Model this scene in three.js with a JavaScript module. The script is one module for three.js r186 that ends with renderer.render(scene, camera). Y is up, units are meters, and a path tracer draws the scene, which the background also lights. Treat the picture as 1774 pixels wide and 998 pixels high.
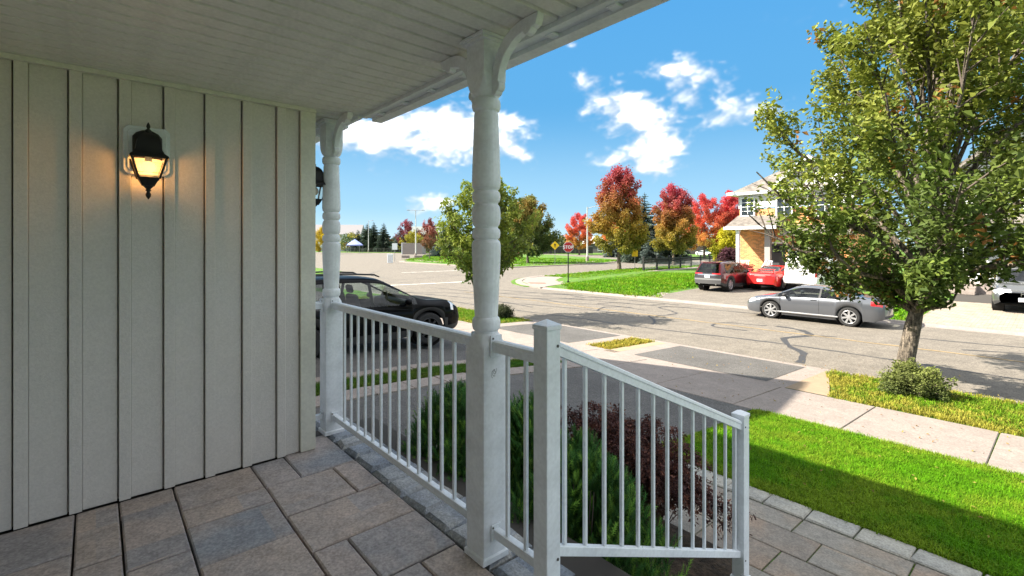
import * as THREE from 'three';
import { mergeGeometries, toCreasedNormals } from 'three/addons/utils/BufferGeometryUtils.js';
import { RoundedBoxGeometry } from 'three/addons/geometries/RoundedBoxGeometry.js';
import { FontLoader } from 'three/addons/loaders/FontLoader.js';
import { TextGeometry } from 'three/addons/geometries/TextGeometry.js';

// ---------------------------------------------------------------- camera, sky, sun, exposure
// x runs right along the street, -z away from the house across the street, y up; porch floor is y = 0
const scene = new THREE.Scene();
const camera = new THREE.PerspectiveCamera(62.06, 1774 / 998, 0.05, 1500);
camera.position.set(0, 1.45, 0);
camera.lookAt(-0.7543, 1.45, -0.6566);
camera.setViewOffset(1774, 998, 0, 74, 1774, 998);   // shifted lens: verticals stay upright
camera.updateProjectionMatrix();
const renderer = new THREE.WebGLRenderer({ antialias: true });
renderer.toneMapping = THREE.LinearToneMapping;
const EXPOSURE = 3.6;
renderer.toneMappingExposure = EXPOSURE;
renderer.shadowMap.enabled = true;

function rng(seed) { let a = seed >>> 0; return () => { a = (a + 0x6D2B79F5) >>> 0; let t = a; t = Math.imul(t ^ (t >>> 15), t | 1); t ^= t + Math.imul(t ^ (t >>> 7), t | 61); return ((t ^ (t >>> 14)) >>> 0) / 4294967296; }; }
const hash2 = (x, y, s) => { let h = Math.imul(x, 374761393) ^ Math.imul(y, 668265263) ^ Math.imul(s, 1442695041); h = Math.imul(h ^ (h >>> 13), 1274126177); return ((h ^ (h >>> 16)) >>> 0) / 4294967296; };
function vnoise(x, y, seed, per = 0) {
  const xi = Math.floor(x), yi = Math.floor(y), fx = x - xi, fy = y - yi, w = (n) => per ? ((n % per) + per) % per : n;
  const u = fx * fx * (3 - 2 * fx), v = fy * fy * (3 - 2 * fy), x0 = w(xi), x1 = w(xi + 1), y0 = w(yi), y1 = w(yi + 1);
  const a = hash2(x0, y0, seed), b = hash2(x1, y0, seed), c = hash2(x0, y1, seed), d = hash2(x1, y1, seed);
  return a + (b - a) * u + (c - a) * v + (a - b - c + d) * u * v;
}
function fbm(x, y, seed, oct = 4, per = 0) { let s = 0, a = 0.5, t = 0; for (let i = 0; i < oct; i++) { s += a * vnoise(x, y, seed + i * 17, per); t += a; a *= 0.5; x *= 2; y *= 2; if (per) per *= 2; } return s / t; }
const sstep = (a, b, x) => { const t = Math.min(1, Math.max(0, (x - a) / (b - a))); return t * t * (3 - 2 * t); };
const lerp = (a, b, t) => a + (b - a) * t;

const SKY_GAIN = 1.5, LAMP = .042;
{ // blue autumn sky, broken small clouds in view, added fill clouds outside it
  const W = 2560, Hh = 1280, data = new Float32Array(W * Hh * 4);
  // azimuth, elevation, half width, half height (degrees), strength
  const blobs = [[-151.7, 12.4, 11, 3.2, .8], [-146, 14, 6, 3.2, .9], [-139.6, 13.2, 3.4, 3.2, .75], [-137.7, 10.4, 1.7, 1.0, .6], [-149.0, 5.2, 4.5, 1.7, .75], [-159, 12.4, 7, 2.6, .8],
    [-120.0, 18.6, 3.4, 2.1, .85], [-118.6, 16.6, 2.4, 1.6, .6], [-116.6, 18.4, 2, 1.5, .65], [-129.4, 18.8, 3.2, 1.3, .7], [-127, 16.6, 3.4, 1.7, .8], [-125.0, 15.2, 3.8, 2.4, .95], [-122.4, 13.6, 3.4, 2.3, 1.0], [-125.8, 10.2, 3.6, 1.5, .85], [-121.6, 10.6, 3.0, 2.3, 1.0], [-122.6, 8.8, 2.6, 1.3, .8],
    [-115.4, 14.8, 2.8, 1.9, .8], [-111.5, 14.2, 3.8, 1.1, .7], [-131.9, 22.5, 1.3, .7, .4], [-130.5, 15.6, 2.2, .8, .35], [-134, 12, .6, .6, .4], [-162, 18, 4, 2, .5]];
  const R = rng(77);
  for (let i = 0; i < 480; i++) { const az = -85 + R() * 250, el = (i % 10 === 0 ? 7 + 12 * R() : i % 4 === 0 ? 24 + 10 * R() : 34 + 44 * R()), k = 1 + el / 40; blobs.push([az, el, (5 + 7 * R()) * k, (1.7 + 2.4 * R()) * k, .6 + .4 * R()]); }  // unseen bright clouds, added outside the view to lift the porch shade
  for (let i = 0; i < 34; i++) { const az = -180 + R() * 120, el = 40 + 45 * R(); blobs.push([az, el, 16, 5 + 3 * R(), .8]); }  // overhead cloud banks out of view, added as more fill light
  const top = [.046, .245, .575], mid = [.092, .315, .58], low = [.30, .525, .69], hor = [.46, .63, .73];
  for (let j = 0; j < Hh; j++) {
    const el = ((j + .5) / Hh - .5) * 180;
    const e = Math.max(0, el), base = [0, 1, 2].map((c) => { let v = lerp(hor[c], low[c], sstep(0, 5, e)); v = lerp(v, mid[c], sstep(2, 17, e)); return lerp(v, top[c], sstep(12, 45, e)); });
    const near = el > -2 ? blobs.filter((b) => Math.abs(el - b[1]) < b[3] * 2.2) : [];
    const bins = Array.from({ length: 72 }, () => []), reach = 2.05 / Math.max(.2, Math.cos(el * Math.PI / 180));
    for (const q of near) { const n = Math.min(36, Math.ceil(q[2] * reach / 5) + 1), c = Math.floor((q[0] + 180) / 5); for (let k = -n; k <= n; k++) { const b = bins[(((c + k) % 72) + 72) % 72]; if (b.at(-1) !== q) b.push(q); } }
    for (let i = 0; i < W; i++) {
      const az = ((i + .5) / W - .5) * 360, o = (j * W + i) * 4;
      let r = base[0], g = base[1], b = base[2];
      if (near.length) {
        let d = 0, lit = 0;
        for (const q of bins[Math.min(71, Math.floor((az + 180) / 5))]) {
          let da = az - q[0]; if (da > 180) da -= 360; if (da < -180) da += 360;
          const cx = da * Math.cos(el * Math.PI / 180) / q[2], cy = (el - q[1]) / q[3], rr = cx * cx + cy * cy;
          if (rr < 4) { const m = q[4] * Math.exp(-rr * 1.3); if (m > 0.01) { lit = (lit * d + m * (cy * .5 + .5)) / (d + m); d += m; } }
        }
        if (d > .03) {
          const n = fbm(az * .36 + 31, el * .62, 5, el < 32 ? 6 : 4), n2 = el < 32 ? fbm(az * 1.1 + n * 3, el * 2.1 + n * 3, 11, 5) : fbm(az * 1.3, el * 1.9 + 9, 11, 2);
          const a = sstep(.22, 1.2, d * 1.12 + (n - .5) * 1.5 + (n2 - .5) * .95 - .1) * sstep(.03, .2, d);
          if (a > 0) {
            const sh = Math.min(1, Math.max(0, .29 + .6 * (lit - .3) + (n2 - .5) * .9 + (n - .5) * .6)) ;
            const pk = .84 + .9 * a * a, cr = lerp(.47, pk, sh), cg = lerp(.53, pk, sh), cb = lerp(.61, pk, sh);
            r = lerp(r, cr, a * .94); g = lerp(g, cg, a * .94); b = lerp(b, cb, a * .94);
          }
        }
      }
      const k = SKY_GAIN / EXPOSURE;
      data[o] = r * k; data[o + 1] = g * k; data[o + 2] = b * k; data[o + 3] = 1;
    }
  }
  const t = new THREE.DataTexture(data, W, Hh, THREE.RGBAFormat, THREE.FloatType);
  t.mapping = THREE.EquirectangularReflectionMapping; t.magFilter = THREE.LinearFilter; t.minFilter = THREE.LinearFilter; t.needsUpdate = true;
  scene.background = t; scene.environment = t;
}
const SUN = new THREE.Vector3(-0.522, 0.643, 0.560).normalize();
const sun = new THREE.DirectionalLight(new THREE.Color(1, 0.91, 0.77), 4.2);
sun.position.copy(SUN).multiplyScalar(120).add(new THREE.Vector3(-10, 0, -20)); sun.target.position.set(-10, 0, -20);
sun.castShadow = true; sun.shadow.mapSize.set(4096, 4096);
Object.assign(sun.shadow.camera, { left: -90, right: 90, top: 90, bottom: -90, near: 1, far: 320 });
scene.add(sun, sun.target);

// ---------------------------------------------------------------- helpers
const taken = {};
function numbered(n) { const k = taken[n] = (taken[n] ?? -1) + 1; return k ? n + '_' + String(k).padStart(3, '0') : n; }
function tag(o, label, category, group, kind) { if (label) o.userData.label = label; if (category) o.userData.category = category; if (group) o.userData.group = group; if (kind) o.userData.kind = kind; return o; }
function shade(o) { o.traverse((m) => { if (m.isMesh) { m.castShadow = true; m.receiveShadow = true; } }); return o; }
function thing(name, label, category, [x, y, z] = [0, 0, 0], turn = 0, group) { const o = new THREE.Group(); o.name = numbered(name); o.position.set(x, y, z); o.rotation.y = turn; scene.add(o); return tag(o, label, category, group); }
function part(name, geo, mat, parent) { const m = new THREE.Mesh(Array.isArray(geo) ? merge(geo) : geo, mat); m.name = parent === scene ? numbered(name) : name; m.castShadow = m.receiveShadow = true; parent.add(m); return m; }
function struct(name, geo, mat) { const m = part(name, geo, mat, scene); m.userData.kind = 'structure'; return m; }
function merge(list) { return mergeGeometries(list.map((g) => { const q = g.index ? g.toNonIndexed() : g; for (const k of Object.keys(q.attributes)) if (!['position', 'normal', 'uv'].includes(k)) q.deleteAttribute(k); if (!q.attributes.uv) q.setAttribute('uv', new THREE.BufferAttribute(new Float32Array(q.attributes.position.count * 2), 2)); if (!q.attributes.normal) q.computeVertexNormals(); return q; })); }
function uvm(geo, du = 0, dv = 0, rot = false) { // texture coordinates in metres from the three planes
  const g = geo.index ? geo.toNonIndexed() : geo; if (!g.attributes.normal) g.computeVertexNormals();
  const p = g.attributes.position, uv = new Float32Array(p.count * 2), a = new THREE.Vector3(), b = new THREE.Vector3(), c = new THREE.Vector3();
  for (let i = 0; i < p.count; i += 3) {
    a.fromBufferAttribute(p, i); b.fromBufferAttribute(p, i + 1); c.fromBufferAttribute(p, i + 2);
    const n = b.clone().sub(a).cross(c.clone().sub(a)), ax = Math.abs(n.x), ay = Math.abs(n.y), az = Math.abs(n.z);
    [a, b, c].forEach((v, k) => { let u, w; if (ay >= ax && ay >= az) { u = v.x; w = -v.z; } else if (ax >= az) { u = v.z; w = v.y; } else { u = v.x; w = v.y; } if (rot) [u, w] = [w, u]; uv[(i + k) * 2] = u + du; uv[(i + k) * 2 + 1] = w + dv; });
  }
  g.setAttribute('uv', new THREE.BufferAttribute(uv, 2)); return g;
}
const box = (w, h, d, x = 0, y = 0, z = 0) => new THREE.BoxGeometry(w, h, d).translate(x, y, z);
const rbox = (w, h, d, r, x = 0, y = 0, z = 0, seg = 1) => new RoundedBoxGeometry(w, h, d, seg, r).translate(x, y, z);
function prism(pts, depth, bevel = 0) { // outline in x,y pushed along z, centred
  const s = new THREE.Shape(pts.map(([x, y]) => new THREE.Vector2(x, y)));
  return new THREE.ExtrudeGeometry(s, { depth: depth - 2 * bevel, bevelEnabled: bevel > 0, bevelSize: bevel, bevelThickness: bevel, bevelSegments: 1, steps: 1, curveSegments: 8 }).translate(0, 0, -depth / 2 + bevel);
}
function taper(points, radii, seg = 7) { // tube through points with its own radius at each
  const n = points.length, pos = [], idx = [], up = new THREE.Vector3(0.31, 0.2, 0.93).normalize();
  for (let i = 0; i < n; i++) {
    const t = points[Math.min(n - 1, i + 1)].clone().sub(points[Math.max(0, i - 1)]).normalize();
    const u = up.clone().cross(t); if (u.lengthSq() < 1e-4) u.set(1, 0, 0).cross(t); u.normalize(); const v = t.clone().cross(u);
    for (let k = 0; k < seg; k++) { const a = k / seg * Math.PI * 2, r = radii[i]; pos.push(points[i].x + (u.x * Math.cos(a) + v.x * Math.sin(a)) * r, points[i].y + (u.y * Math.cos(a) + v.y * Math.sin(a)) * r, points[i].z + (u.z * Math.cos(a) + v.z * Math.sin(a)) * r); }
  }
  for (let i = 0; i < n - 1; i++) for (let k = 0; k < seg; k++) { const a = i * seg + k, b = i * seg + (k + 1) % seg, c = a + seg, d = b + seg; idx.push(a, b, c, b, d, c); }
  const g = new THREE.BufferGeometry(); g.setAttribute('position', new THREE.Float32BufferAttribute(pos, 3)); g.setIndex(idx); g.computeVertexNormals();
  const uv = new Float32Array(n * seg * 2); let L = 0; for (let i = 0; i < n; i++) { if (i) L += points[i].distanceTo(points[i - 1]); for (let k = 0; k < seg; k++) { uv[(i * seg + k) * 2] = k / seg * .6; uv[(i * seg + k) * 2 + 1] = L; } }
  g.setAttribute('uv', new THREE.BufferAttribute(uv, 2)); return g;
}
const v3 = (x, y, z) => new THREE.Vector3(x, y, z);
function rod(a, b, r, seg = 6) { return taper([a, b], [r, r], seg); }

// textures --------------------------------------------------------
function tex(size, fn, metres, srgb = true) { // fn(u, v in 0..1) -> [r, g, b] 0..255, tileable
  const d = new Uint8Array(size * size * 4);
  for (let y = 0; y < size; y++) for (let x = 0; x < size; x++) { const c = fn(x / size, y / size), o = (y * size + x) * 4; d[o] = Math.max(0, Math.min(255, c[0])); d[o + 1] = Math.max(0, Math.min(255, c[1])); d[o + 2] = Math.max(0, Math.min(255, c[2])); d[o + 3] = 255; }
  const t = new THREE.DataTexture(d, size, size); t.wrapS = t.wrapT = THREE.RepeatWrapping; t.magFilter = THREE.LinearFilter; t.minFilter = THREE.LinearMipmapLinearFilter; t.generateMipmaps = true;
  if (srgb) t.colorSpace = THREE.SRGBColorSpace; t.repeat.set(1 / metres, 1 / metres); t.needsUpdate = true; return t;
}
const N = (u, v, f, s, o = 4) => fbm(u * f, v * f, s, o, f);
const grey = (g) => [g, g, g];
const mat = (o) => new THREE.MeshStandardMaterial(o);
const rgb = (r, g, b) => new THREE.Color().setRGB(r, g, b);
const T = {
  asphalt: tex(512, (u, v) => { const n = N(u, v, 6, 3), f = N(u, v, 160, 9, 2), s = hash2(u * 512 | 0, v * 512 | 0, 4); const q = N(u, v, 44, 207, 3), g = 111 + (n - .5) * 20 + (q - .5) * 28 + (f - .5) * 66 + (s > .93 ? 36 : s < .08 ? -34 : 0); return [g, g * .945, g * .865]; }, 2.4),
  asphaltBump: tex(256, (u, v) => grey(90 + 150 * N(u, v, 96, 5, 2)), 1.1, false),
  drive: tex(512, (u, v) => { const n = N(u, v, 5, 13), f = N(u, v, 150, 19, 2), s = hash2(u * 512 | 0, v * 512 | 0, 8); const g = 84 + (n - .5) * 22 + (f - .5) * 58 + (s > .95 ? 36 : 0); return [g, g * .98, g * .96]; }, 2.1),
  concrete: tex(512, (u, v) => { const n = N(u, v, 5, 23), f = N(u, v, 120, 29, 2), m = N(u, v, 20, 37, 3), s = hash2(u * 512 | 0, v * 512 | 0, 6); const g = 143 + (n - .5) * 18 + (f - .5) * 34 + (m - .5) * 14 + (s < .02 ? -50 : 0); return [g, g * .93, g * .885]; }, 1.9),
  soil: tex(256, (u, v) => { const g = 52 + 60 * (N(u, v, 40, 41) - .5) + 30 * (N(u, v, 8, 43) - .5); return [g * 1.2, g, g * .8]; }, 1),
  turf: tex(512, (u, v) => { const n = N(u, v, 6, 51), f = N(u, v, 90, 53, 3), m = N(u, v, 24, 57, 3); const g = .92 + (f - .5) * 1.0 + (n - .5) * .4; return [(84 + (m - .5) * 60) * g, 122 * g, 30 * g]; }, 3.1),
  siding: tex(512, (u, v) => { const n = N(u, v, 90, 61, 2), m = N(u, v, 5, 63), st = fbm(u * 40, v * 6, 67, 3, 0); const s = hash2(u * 512 | 0, v * 512 | 0, 3); return grey(228 + (n - .5) * 16 + (m - .5) * 8 + (s - .5) * 10); }, .8),
  sidingBump: tex(256, (u, v) => grey(120 + 130 * (N(u, v, 64, 71, 3) - .5) + 60 * (hash2(u * 256 | 0, v * 256 | 0, 5) - .5)), .35, false),
  dust: tex(256, (u, v) => { const n = N(u, v, 8, 81), f = N(u, v, 60, 83, 2); return grey(236 + (n - .5) * 26 + (f - .5) * 16); }, .7),
  stoneBump: tex(256, (u, v) => grey(128 + 170 * (N(u, v, 7, 91, 5) - .5) + 90 * (N(u, v, 60, 93, 2) - .5)), .42, false),
  bark: tex(256, (u, v) => { const a = N(u * 1, v * .25, 24, 101, 3), b = N(u, v, 40, 103, 2); const g = 92 + (a - .5) * 150 + (b - .5) * 50; return [g, g * .92, g * .82]; }, .6),
  brick: tex(512, (u, v) => { const rows = 16, r = Math.floor(v * rows), fv = v * rows - r, cols = 5, x = u * cols + (r % 2) * .5, c = Math.floor(x), fu = x - c; const m = fv < .12 || fu < .045; const h = hash2(((c % cols) + cols) % cols, r, 111), f = N(u, v, 80, 113, 2); if (m) return [196, 182, 160]; const k = .82 + h * .32 + (f - .5) * .2; return [206 * k, 140 * k, 84 * k]; }, 1.2),
  shingle: tex(256, (u, v) => { const rows = 12, r = Math.floor(v * rows), fv = v * rows - r, c = Math.floor(u * 8 + (r % 2) * .5); const h = hash2(((c % 8) + 8) % 8, r, 121), f = N(u, v, 60, 123, 2); const g = (100 + h * 34 + (f - .5) * 40) * (fv < .1 ? .7 : 1); return [g, g * .95, g * .9]; }, 1.8),
};
function paverTex(seed, cols) { // mottled slab concrete, brown and blue-grey swirled together
  return tex(512, (u, v) => { const w = N(u, v, 4, seed + 7, 3), a = fbm(u * 3.2 + w * 1.6, v * 3.2 + w, seed, 4), f = N(u, v, 140, seed + 3, 2), m = N(u, v, 22, seed + 5, 3), s = hash2(u * 512 | 0, v * 512 | 0, seed); const t = sstep(.3, .7, a), k = .86 + (f - .5) * .26 + (m - .5) * .16 + (s > .985 ? .16 : 0); return [0, 1, 2].map((c) => lerp(cols[0][c], cols[1][c], t) * k); }, 1.3);
}
const ptA = paverTex(201, [[188, 182, 184], [212, 196, 189]]), ptB = paverTex(231, [[174, 177, 186], [202, 191, 188]]), ptC = paverTex(261, [[212, 194, 183], [198, 189, 188]]);
const ptS = paverTex(281, [[158, 164, 172], [186, 186, 184]]);
const M = {
  asphalt: mat({ map: T.asphalt, bumpMap: T.asphaltBump, bumpScale: .006, roughness: .93 }),
  drive: mat({ map: T.drive, bumpMap: T.asphaltBump, bumpScale: .008, roughness: .92 }),
  concrete: mat({ map: T.concrete, bumpMap: T.asphaltBump, bumpScale: .003, roughness: .9 }),
  joint: mat({ color: rgb(.055, .05, .045), roughness: 1 }),
  soil: mat({ map: T.soil, bumpMap: T.stoneBump, bumpScale: .02, roughness: 1 }),
  turf: mat({ map: T.turf, bumpMap: T.asphaltBump, bumpScale: .03, roughness: 1 }),
  siding: mat({ color: rgb(.89, .845, .80), map: T.siding, bumpMap: T.sidingBump, bumpScale: .0016, roughness: .7 }),
  trim: mat({ color: rgb(.84, .83, .73), map: T.dust, roughness: .6 }),
  soffit: mat({ color: rgb(.87, .86, .81), map: T.dust, roughness: .55 }),
  white: mat({ color: rgb(.90, .945, .99), map: T.dust, roughness: .42 }),
  vinyl: mat({ color: rgb(.90, .93, .97), map: T.dust, bumpMap: T.sidingBump, bumpScale: .0006, roughness: .5 }),
  pavers: [ptA, ptB, ptC].map((t) => mat({ map: t, bumpMap: T.stoneBump, bumpScale: .005, roughness: .8 })),
  coping: [[.9, .93, .97], [1, 1, 1], [.8, .84, .9]].map((c) => mat({ color: rgb(...c), map: ptS, bumpMap: T.stoneBump, bumpScale: .012, roughness: .9 })),
  walk0: mat({ map: paverTex(301, [[158, 152, 142], [172, 156, 138]]), bumpMap: T.stoneBump, bumpScale: .006, roughness: .85 }),
  walk1: mat({ map: paverTex(331, [[148, 140, 130], [166, 146, 128]]), bumpMap: T.stoneBump, bumpScale: .006, roughness: .85 }),
  walk2: mat({ map: paverTex(361, [[176, 174, 166], [188, 184, 172]]), bumpMap: T.stoneBump, bumpScale: .01, roughness: .9 }),
  lampGlass: new THREE.MeshPhysicalMaterial({ color: rgb(.95, .93, .88), transmission: 1, roughness: .12, thickness: 0 }),
  bulbOn: mat({ color: rgb(.9, .8, .6), emissive: rgb(1, .56, .18), emissiveIntensity: .75 }), bulbOff: mat({ color: rgb(.8, .72, .66), roughness: .4 }),
  bark: mat({ map: T.bark, bumpMap: T.bark, bumpScale: .05, roughness: 1 }),
  brick: mat({ map: T.brick, bumpMap: T.brick, bumpScale: -.006, roughness: .95 }),
  shingle: mat({ map: T.shingle, roughness: .95 }),
  blackMetal: mat({ color: rgb(.02, .02, .021), roughness: .45, metalness: .3 }),
  steel: mat({ color: rgb(.35, .36, .36), roughness: .5, metalness: .5 }),
  rubber: mat({ color: rgb(.022, .022, .023), roughness: .85 }),
  glass: new THREE.MeshPhysicalMaterial({ color: rgb(.92, .94, .94), transmission: 1, roughness: .02, thickness: 0, ior: 1.5 }),
  darkGlass: mat({ color: rgb(.03, .038, .045), roughness: .06, metalness: .1 }),
};
// ground height under a point: x, and s = metres in front of the house wall line (s = -z)
const STREET = -1.40;
function gy(x, s) {
  let r = Math.min(1, Math.max(0, (x + 26) / 8)); r = r * r * (3 - 2 * r);
  const pts = [[-99, -.75], [3, -.75], [4.65, -.83], [7.75, -1.11], [9.8, -1.23], [12.35, -1.33], [22.1, -1.33], [34, -1.32 + .25 * r], [999, -1.32 + .25 * r]];
  for (let i = 1; i < pts.length; i++) if (s <= pts[i][0]) return lerp(pts[i - 1][1], pts[i][1], (s - pts[i - 1][0]) / (pts[i][0] - pts[i - 1][0]));
  return -1.32;
}
const SB = [3, 4.65, 7.75, 9.8, 12.35, 22.1, 34];
// a sheet that follows the ground between two sides x0(s), x1(s)
function sheet(s0, s1, x0, x1, off, { nx = 1, ds = 2, skirt = 0, y } = {}) {
  const ss = new Set([s0, s1]); for (const b of SB) if (b > s0 && b < s1) ss.add(b); for (let s = s0 + ds; s < s1; s += ds) ss.add(+s.toFixed(3));
  const S = [...ss].sort((a, b) => a - b), f0 = typeof x0 === 'function' ? x0 : () => x0, f1 = typeof x1 === 'function' ? x1 : () => x1, pos = [], uv = [], idx = [], W = nx + 1;
  for (const s of S) for (let i = 0; i <= nx; i++) { const x = lerp(f0(s), f1(s), i / nx); pos.push(x, (y ?? gy(x, s)) + off, -s); uv.push(x, s); }
  for (let j = 0; j < S.length - 1; j++) for (let i = 0; i < nx; i++) { const a = j * W + i; idx.push(a, a + 1, a + W, a + 1, a + W + 1, a + W); }
  if (skirt) {
    const ring = []; for (let i = 0; i <= nx; i++) ring.push(i); for (let j = 1; j < S.length; j++) ring.push(j * W + nx); for (let i = nx - 1; i >= 0; i--) ring.push((S.length - 1) * W + i); for (let j = S.length - 2; j > 0; j--) ring.push(j * W);
    const n0 = pos.length / 3; for (const k of ring) { pos.push(pos[k * 3], pos[k * 3 + 1], pos[k * 3 + 2], pos[k * 3], pos[k * 3 + 1] - skirt, pos[k * 3 + 2]); uv.push(uv[k * 2], uv[k * 2 + 1], uv[k * 2] + skirt, uv[k * 2 + 1] + skirt); }
    for (let k = 0; k < ring.length; k++) { const a = n0 + k * 2, b = n0 + ((k + 1) % ring.length) * 2; idx.push(a, a + 1, b, b, a + 1, b + 1); }
  }
  let g = new THREE.BufferGeometry(); g.setAttribute('position', new THREE.Float32BufferAttribute(pos, 3)); g.setAttribute('uv', new THREE.Float32BufferAttribute(uv, 2)); g.setIndex(idx); g = g.toNonIndexed(); g.computeVertexNormals(); return g;
}
// a raised piece of ground with an outline [[x, s], ...], top at y, sides going down
function plot(pts, y, depth) {
  const sh = new THREE.Shape(pts.map(([x, s]) => new THREE.Vector2(x, s)));
  const g = new THREE.ExtrudeGeometry(sh, { depth, bevelEnabled: false }).rotateX(-Math.PI / 2).translate(0, y - depth, 0);
  return uvm(g);
}

// ---------------------------------------------------------------- ground, roads, walks
struct('ground', new THREE.PlaneGeometry(3000, 3000).rotateX(-Math.PI / 2).translate(0, -1.62, 0), mat({ color: rgb(.075, .10, .03), roughness: 1 }));
struct('road', sheet(-70, 130, -420, 90, 0, { nx: 4, ds: 40, y: STREET }), M.asphalt);
const corner = (edge, s1, r) => (s) => s > s1 - r ? edge + r - Math.sqrt(Math.max(0, r * r - (s - s1 + r) ** 2)) : edge;
struct('lawn_ground', sheet(-60, 12.25, corner(-33, 12.25, 5), 90, -.012, { ds: .8, skirt: .3 }), M.turf);
const crossEdge = (s) => { const e = s < 32 ? lerp(-30.2, -31.2, (s - 22) / 10) : s < 45 ? lerp(-31.2, -33.5, (s - 32) / 13) : lerp(-33.5, -36.5, (s - 45) / 40); const k = Math.max(0, 30 - s); return e + (k > 0 ? 8 - Math.sqrt(Math.max(0, 64 - k * k)) : 0); };
struct('lawn_ground', sheet(22.3, 78, crossEdge, 90, -.012, { ds: 1, nx: 12, skirt: .3 }), M.turf);
struct('lawn_ground', plot([[-47, 37.5], [-46.2, 42], [-47.5, 60], [-52, 72], [-62, 80], [-100, 102], [-124, 98], [-122, 76], [-90, 53], [-79, 42.5], [-74, 40.5], [-58, 38]], -1.31, .3), M.turf);
struct('lawn_ground', plot([[-47, 15.5], [-49, 19.6], [-56, 20.5], [-70, 20], [-140, 20], [-140, -50], [-47, -50]], -1.31, .3), M.turf);
struct('lawn_ground', plot([[-300, 60], [-186, 71], [-150, 92], [-128, 116], [-90, 110], [-60, 98], [20, 98], [90, 98], [300, 300], [-60, 520], [-420, 420], [-420, 60]], -1.30, .3), M.turf);

function curb(name, pts, x0, x1) { // profile [s, y] pushed along x
  const g = new THREE.ExtrudeGeometry(new THREE.Shape(pts.map(([s, y]) => new THREE.Vector2(s, y))), { depth: x1 - x0, bevelEnabled: false, steps: 1 }).rotateY(Math.PI / 2).translate(x0, 0, 0);
  return struct(name, uvm(g), M.concrete);
}
curb('curb', [[12.17, -1.5], [12.17, -1.322], [12.33, -1.325], [12.42, -1.385], [12.66, -1.392], [12.66, -1.5]], -28, 60);
curb('curb', [[21.86, -1.5], [21.86, -1.392], [22.1, -1.385], [22.2, -1.325], [22.42, -1.318], [22.42, -1.5]], -22.5, 60);
{ // pale concrete corner by the stop sign, and the rounded curbs
  const ring = (pts, w, name) => { const sh = pts.map(([x, s]) => v3(x, 0, -s)), pos = [], out = []; const c = new THREE.CatmullRomCurve3(sh), n = 40; const A = [], B = []; for (let i = 0; i <= n; i++) { const p = c.getPoint(i / n), t = c.getTangent(i / n), q = v3(-t.z, 0, t.x).multiplyScalar(w / 2); A.push([p.x + q.x, -(p.z + q.z)]); B.push([p.x - q.x, -(p.z - q.z)]); } return struct(name, plot([...A, ...B.reverse()], -1.298, .12), M.concrete); };
  ring([[-22.4, 22.25], [-25.2, 23.0], [-28.2, 25.3], [-30.2, 28.4], [-31.2, 32], [-32.2, 38], [-33.5, 45], [-35, 62], [-36, 77.5]], .5, 'curb');
  ring([[-57, 38.2], [-53, 37.4], [-48.2, 37.0], [-46.4, 39.5], [-46.1, 44], [-47.3, 59], [-51.8, 71.5]], .45, 'curb');
  ring([[-78, 42.3], [-74.5, 39.7], [-66, 38.5], [-57, 38.2]], .9, 'curb');
  ring([[-80, 46], [-72, 43.5], [-60, 42.5], [-52, 44], [-50.5, 52], [-52, 66]], 1.5, 'path');
  ring([[-24.2, 26.4], [-25.2, 31], [-26.8, 38], [-28.3, 44], [-29.6, 54], [-31, 66], [-31.5, 77]], 1.5, 'path');
  struct('path', plot([[-22.6, 22.4], [-24.2, 22.9], [-27.2, 24.7], [-29.4, 27.2], [-30.3, 30], [-28, 30.6], [-25.8, 29.4], [-24.2, 28.6], [-23.4, 26.2], [-23.2, 24.4]], -1.302, .1), M.concrete);
  struct('path', plot([[-25.9, 24.1], [-25.2, 23.7], [-24.3, 24.4], [-24.9, 24.9]], -1.296, .02), mat({ color: rgb(.22, .09, .05), roughness: .9 }));
}
// driveways
struct('driveway', sheet(1.3, 7.72, -6.6, (s) => -3.05 - .12 * sstep(6, 7.7, s), .004, { ds: .7, nx: 2 }), M.drive);
struct('driveway', sheet(1.9, 7.72, -12.6, -8.1, .004, { ds: .7, nx: 2 }), M.drive);
struct('driveway', sheet(9.78, 12.16, -12.2, -8.9, .004, { ds: .7 }), M.drive);
struct('driveway', sheet(9.98, 12.14, -6.9, -3.83, .008, { ds: .7 }), M.drive);
struct('driveway', sheet(9.76, 12.16, -7.35, -3.42, .002, { ds: .7 }), M.concrete);
struct('driveway', sheet(9.76, 12.16, -8.88, -8.35, .004, { ds: .7 }), M.concrete);
struct('driveway', sheet(9.76, 10.0, -8.35, -7.35, .004), M.concrete);
struct('driveway', sheet(9.76, 12.16, -7.66, -7.35, .004), mat({ color: rgb(.42, .31, .2), map: T.dust, roughness: 1 }));
struct('driveway', sheet(9.79, 12.1, -3.42, (s) => -3.3 + .6 * sstep(12.2, 9.8, s), .006), mat({ color: rgb(.36, .27, .18), map: T.dust, roughness: 1 }));
struct('driveway', sheet(9.76, 12.16, -12.75, -12.2, .004), M.concrete);
struct('driveway', sheet(22.43, 36, (s) => -14.7 + .8 * sstep(25, 22.4, s), -8.4, .004, { nx: 3 }), M.asphalt);
struct('driveway', sheet(22.43, 24.6, (s) => -15.3 + .4 * sstep(25, 22.4, s), (s) => -14.72 + .8 * sstep(25, 22.4, s), .006), M.concrete);

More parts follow.
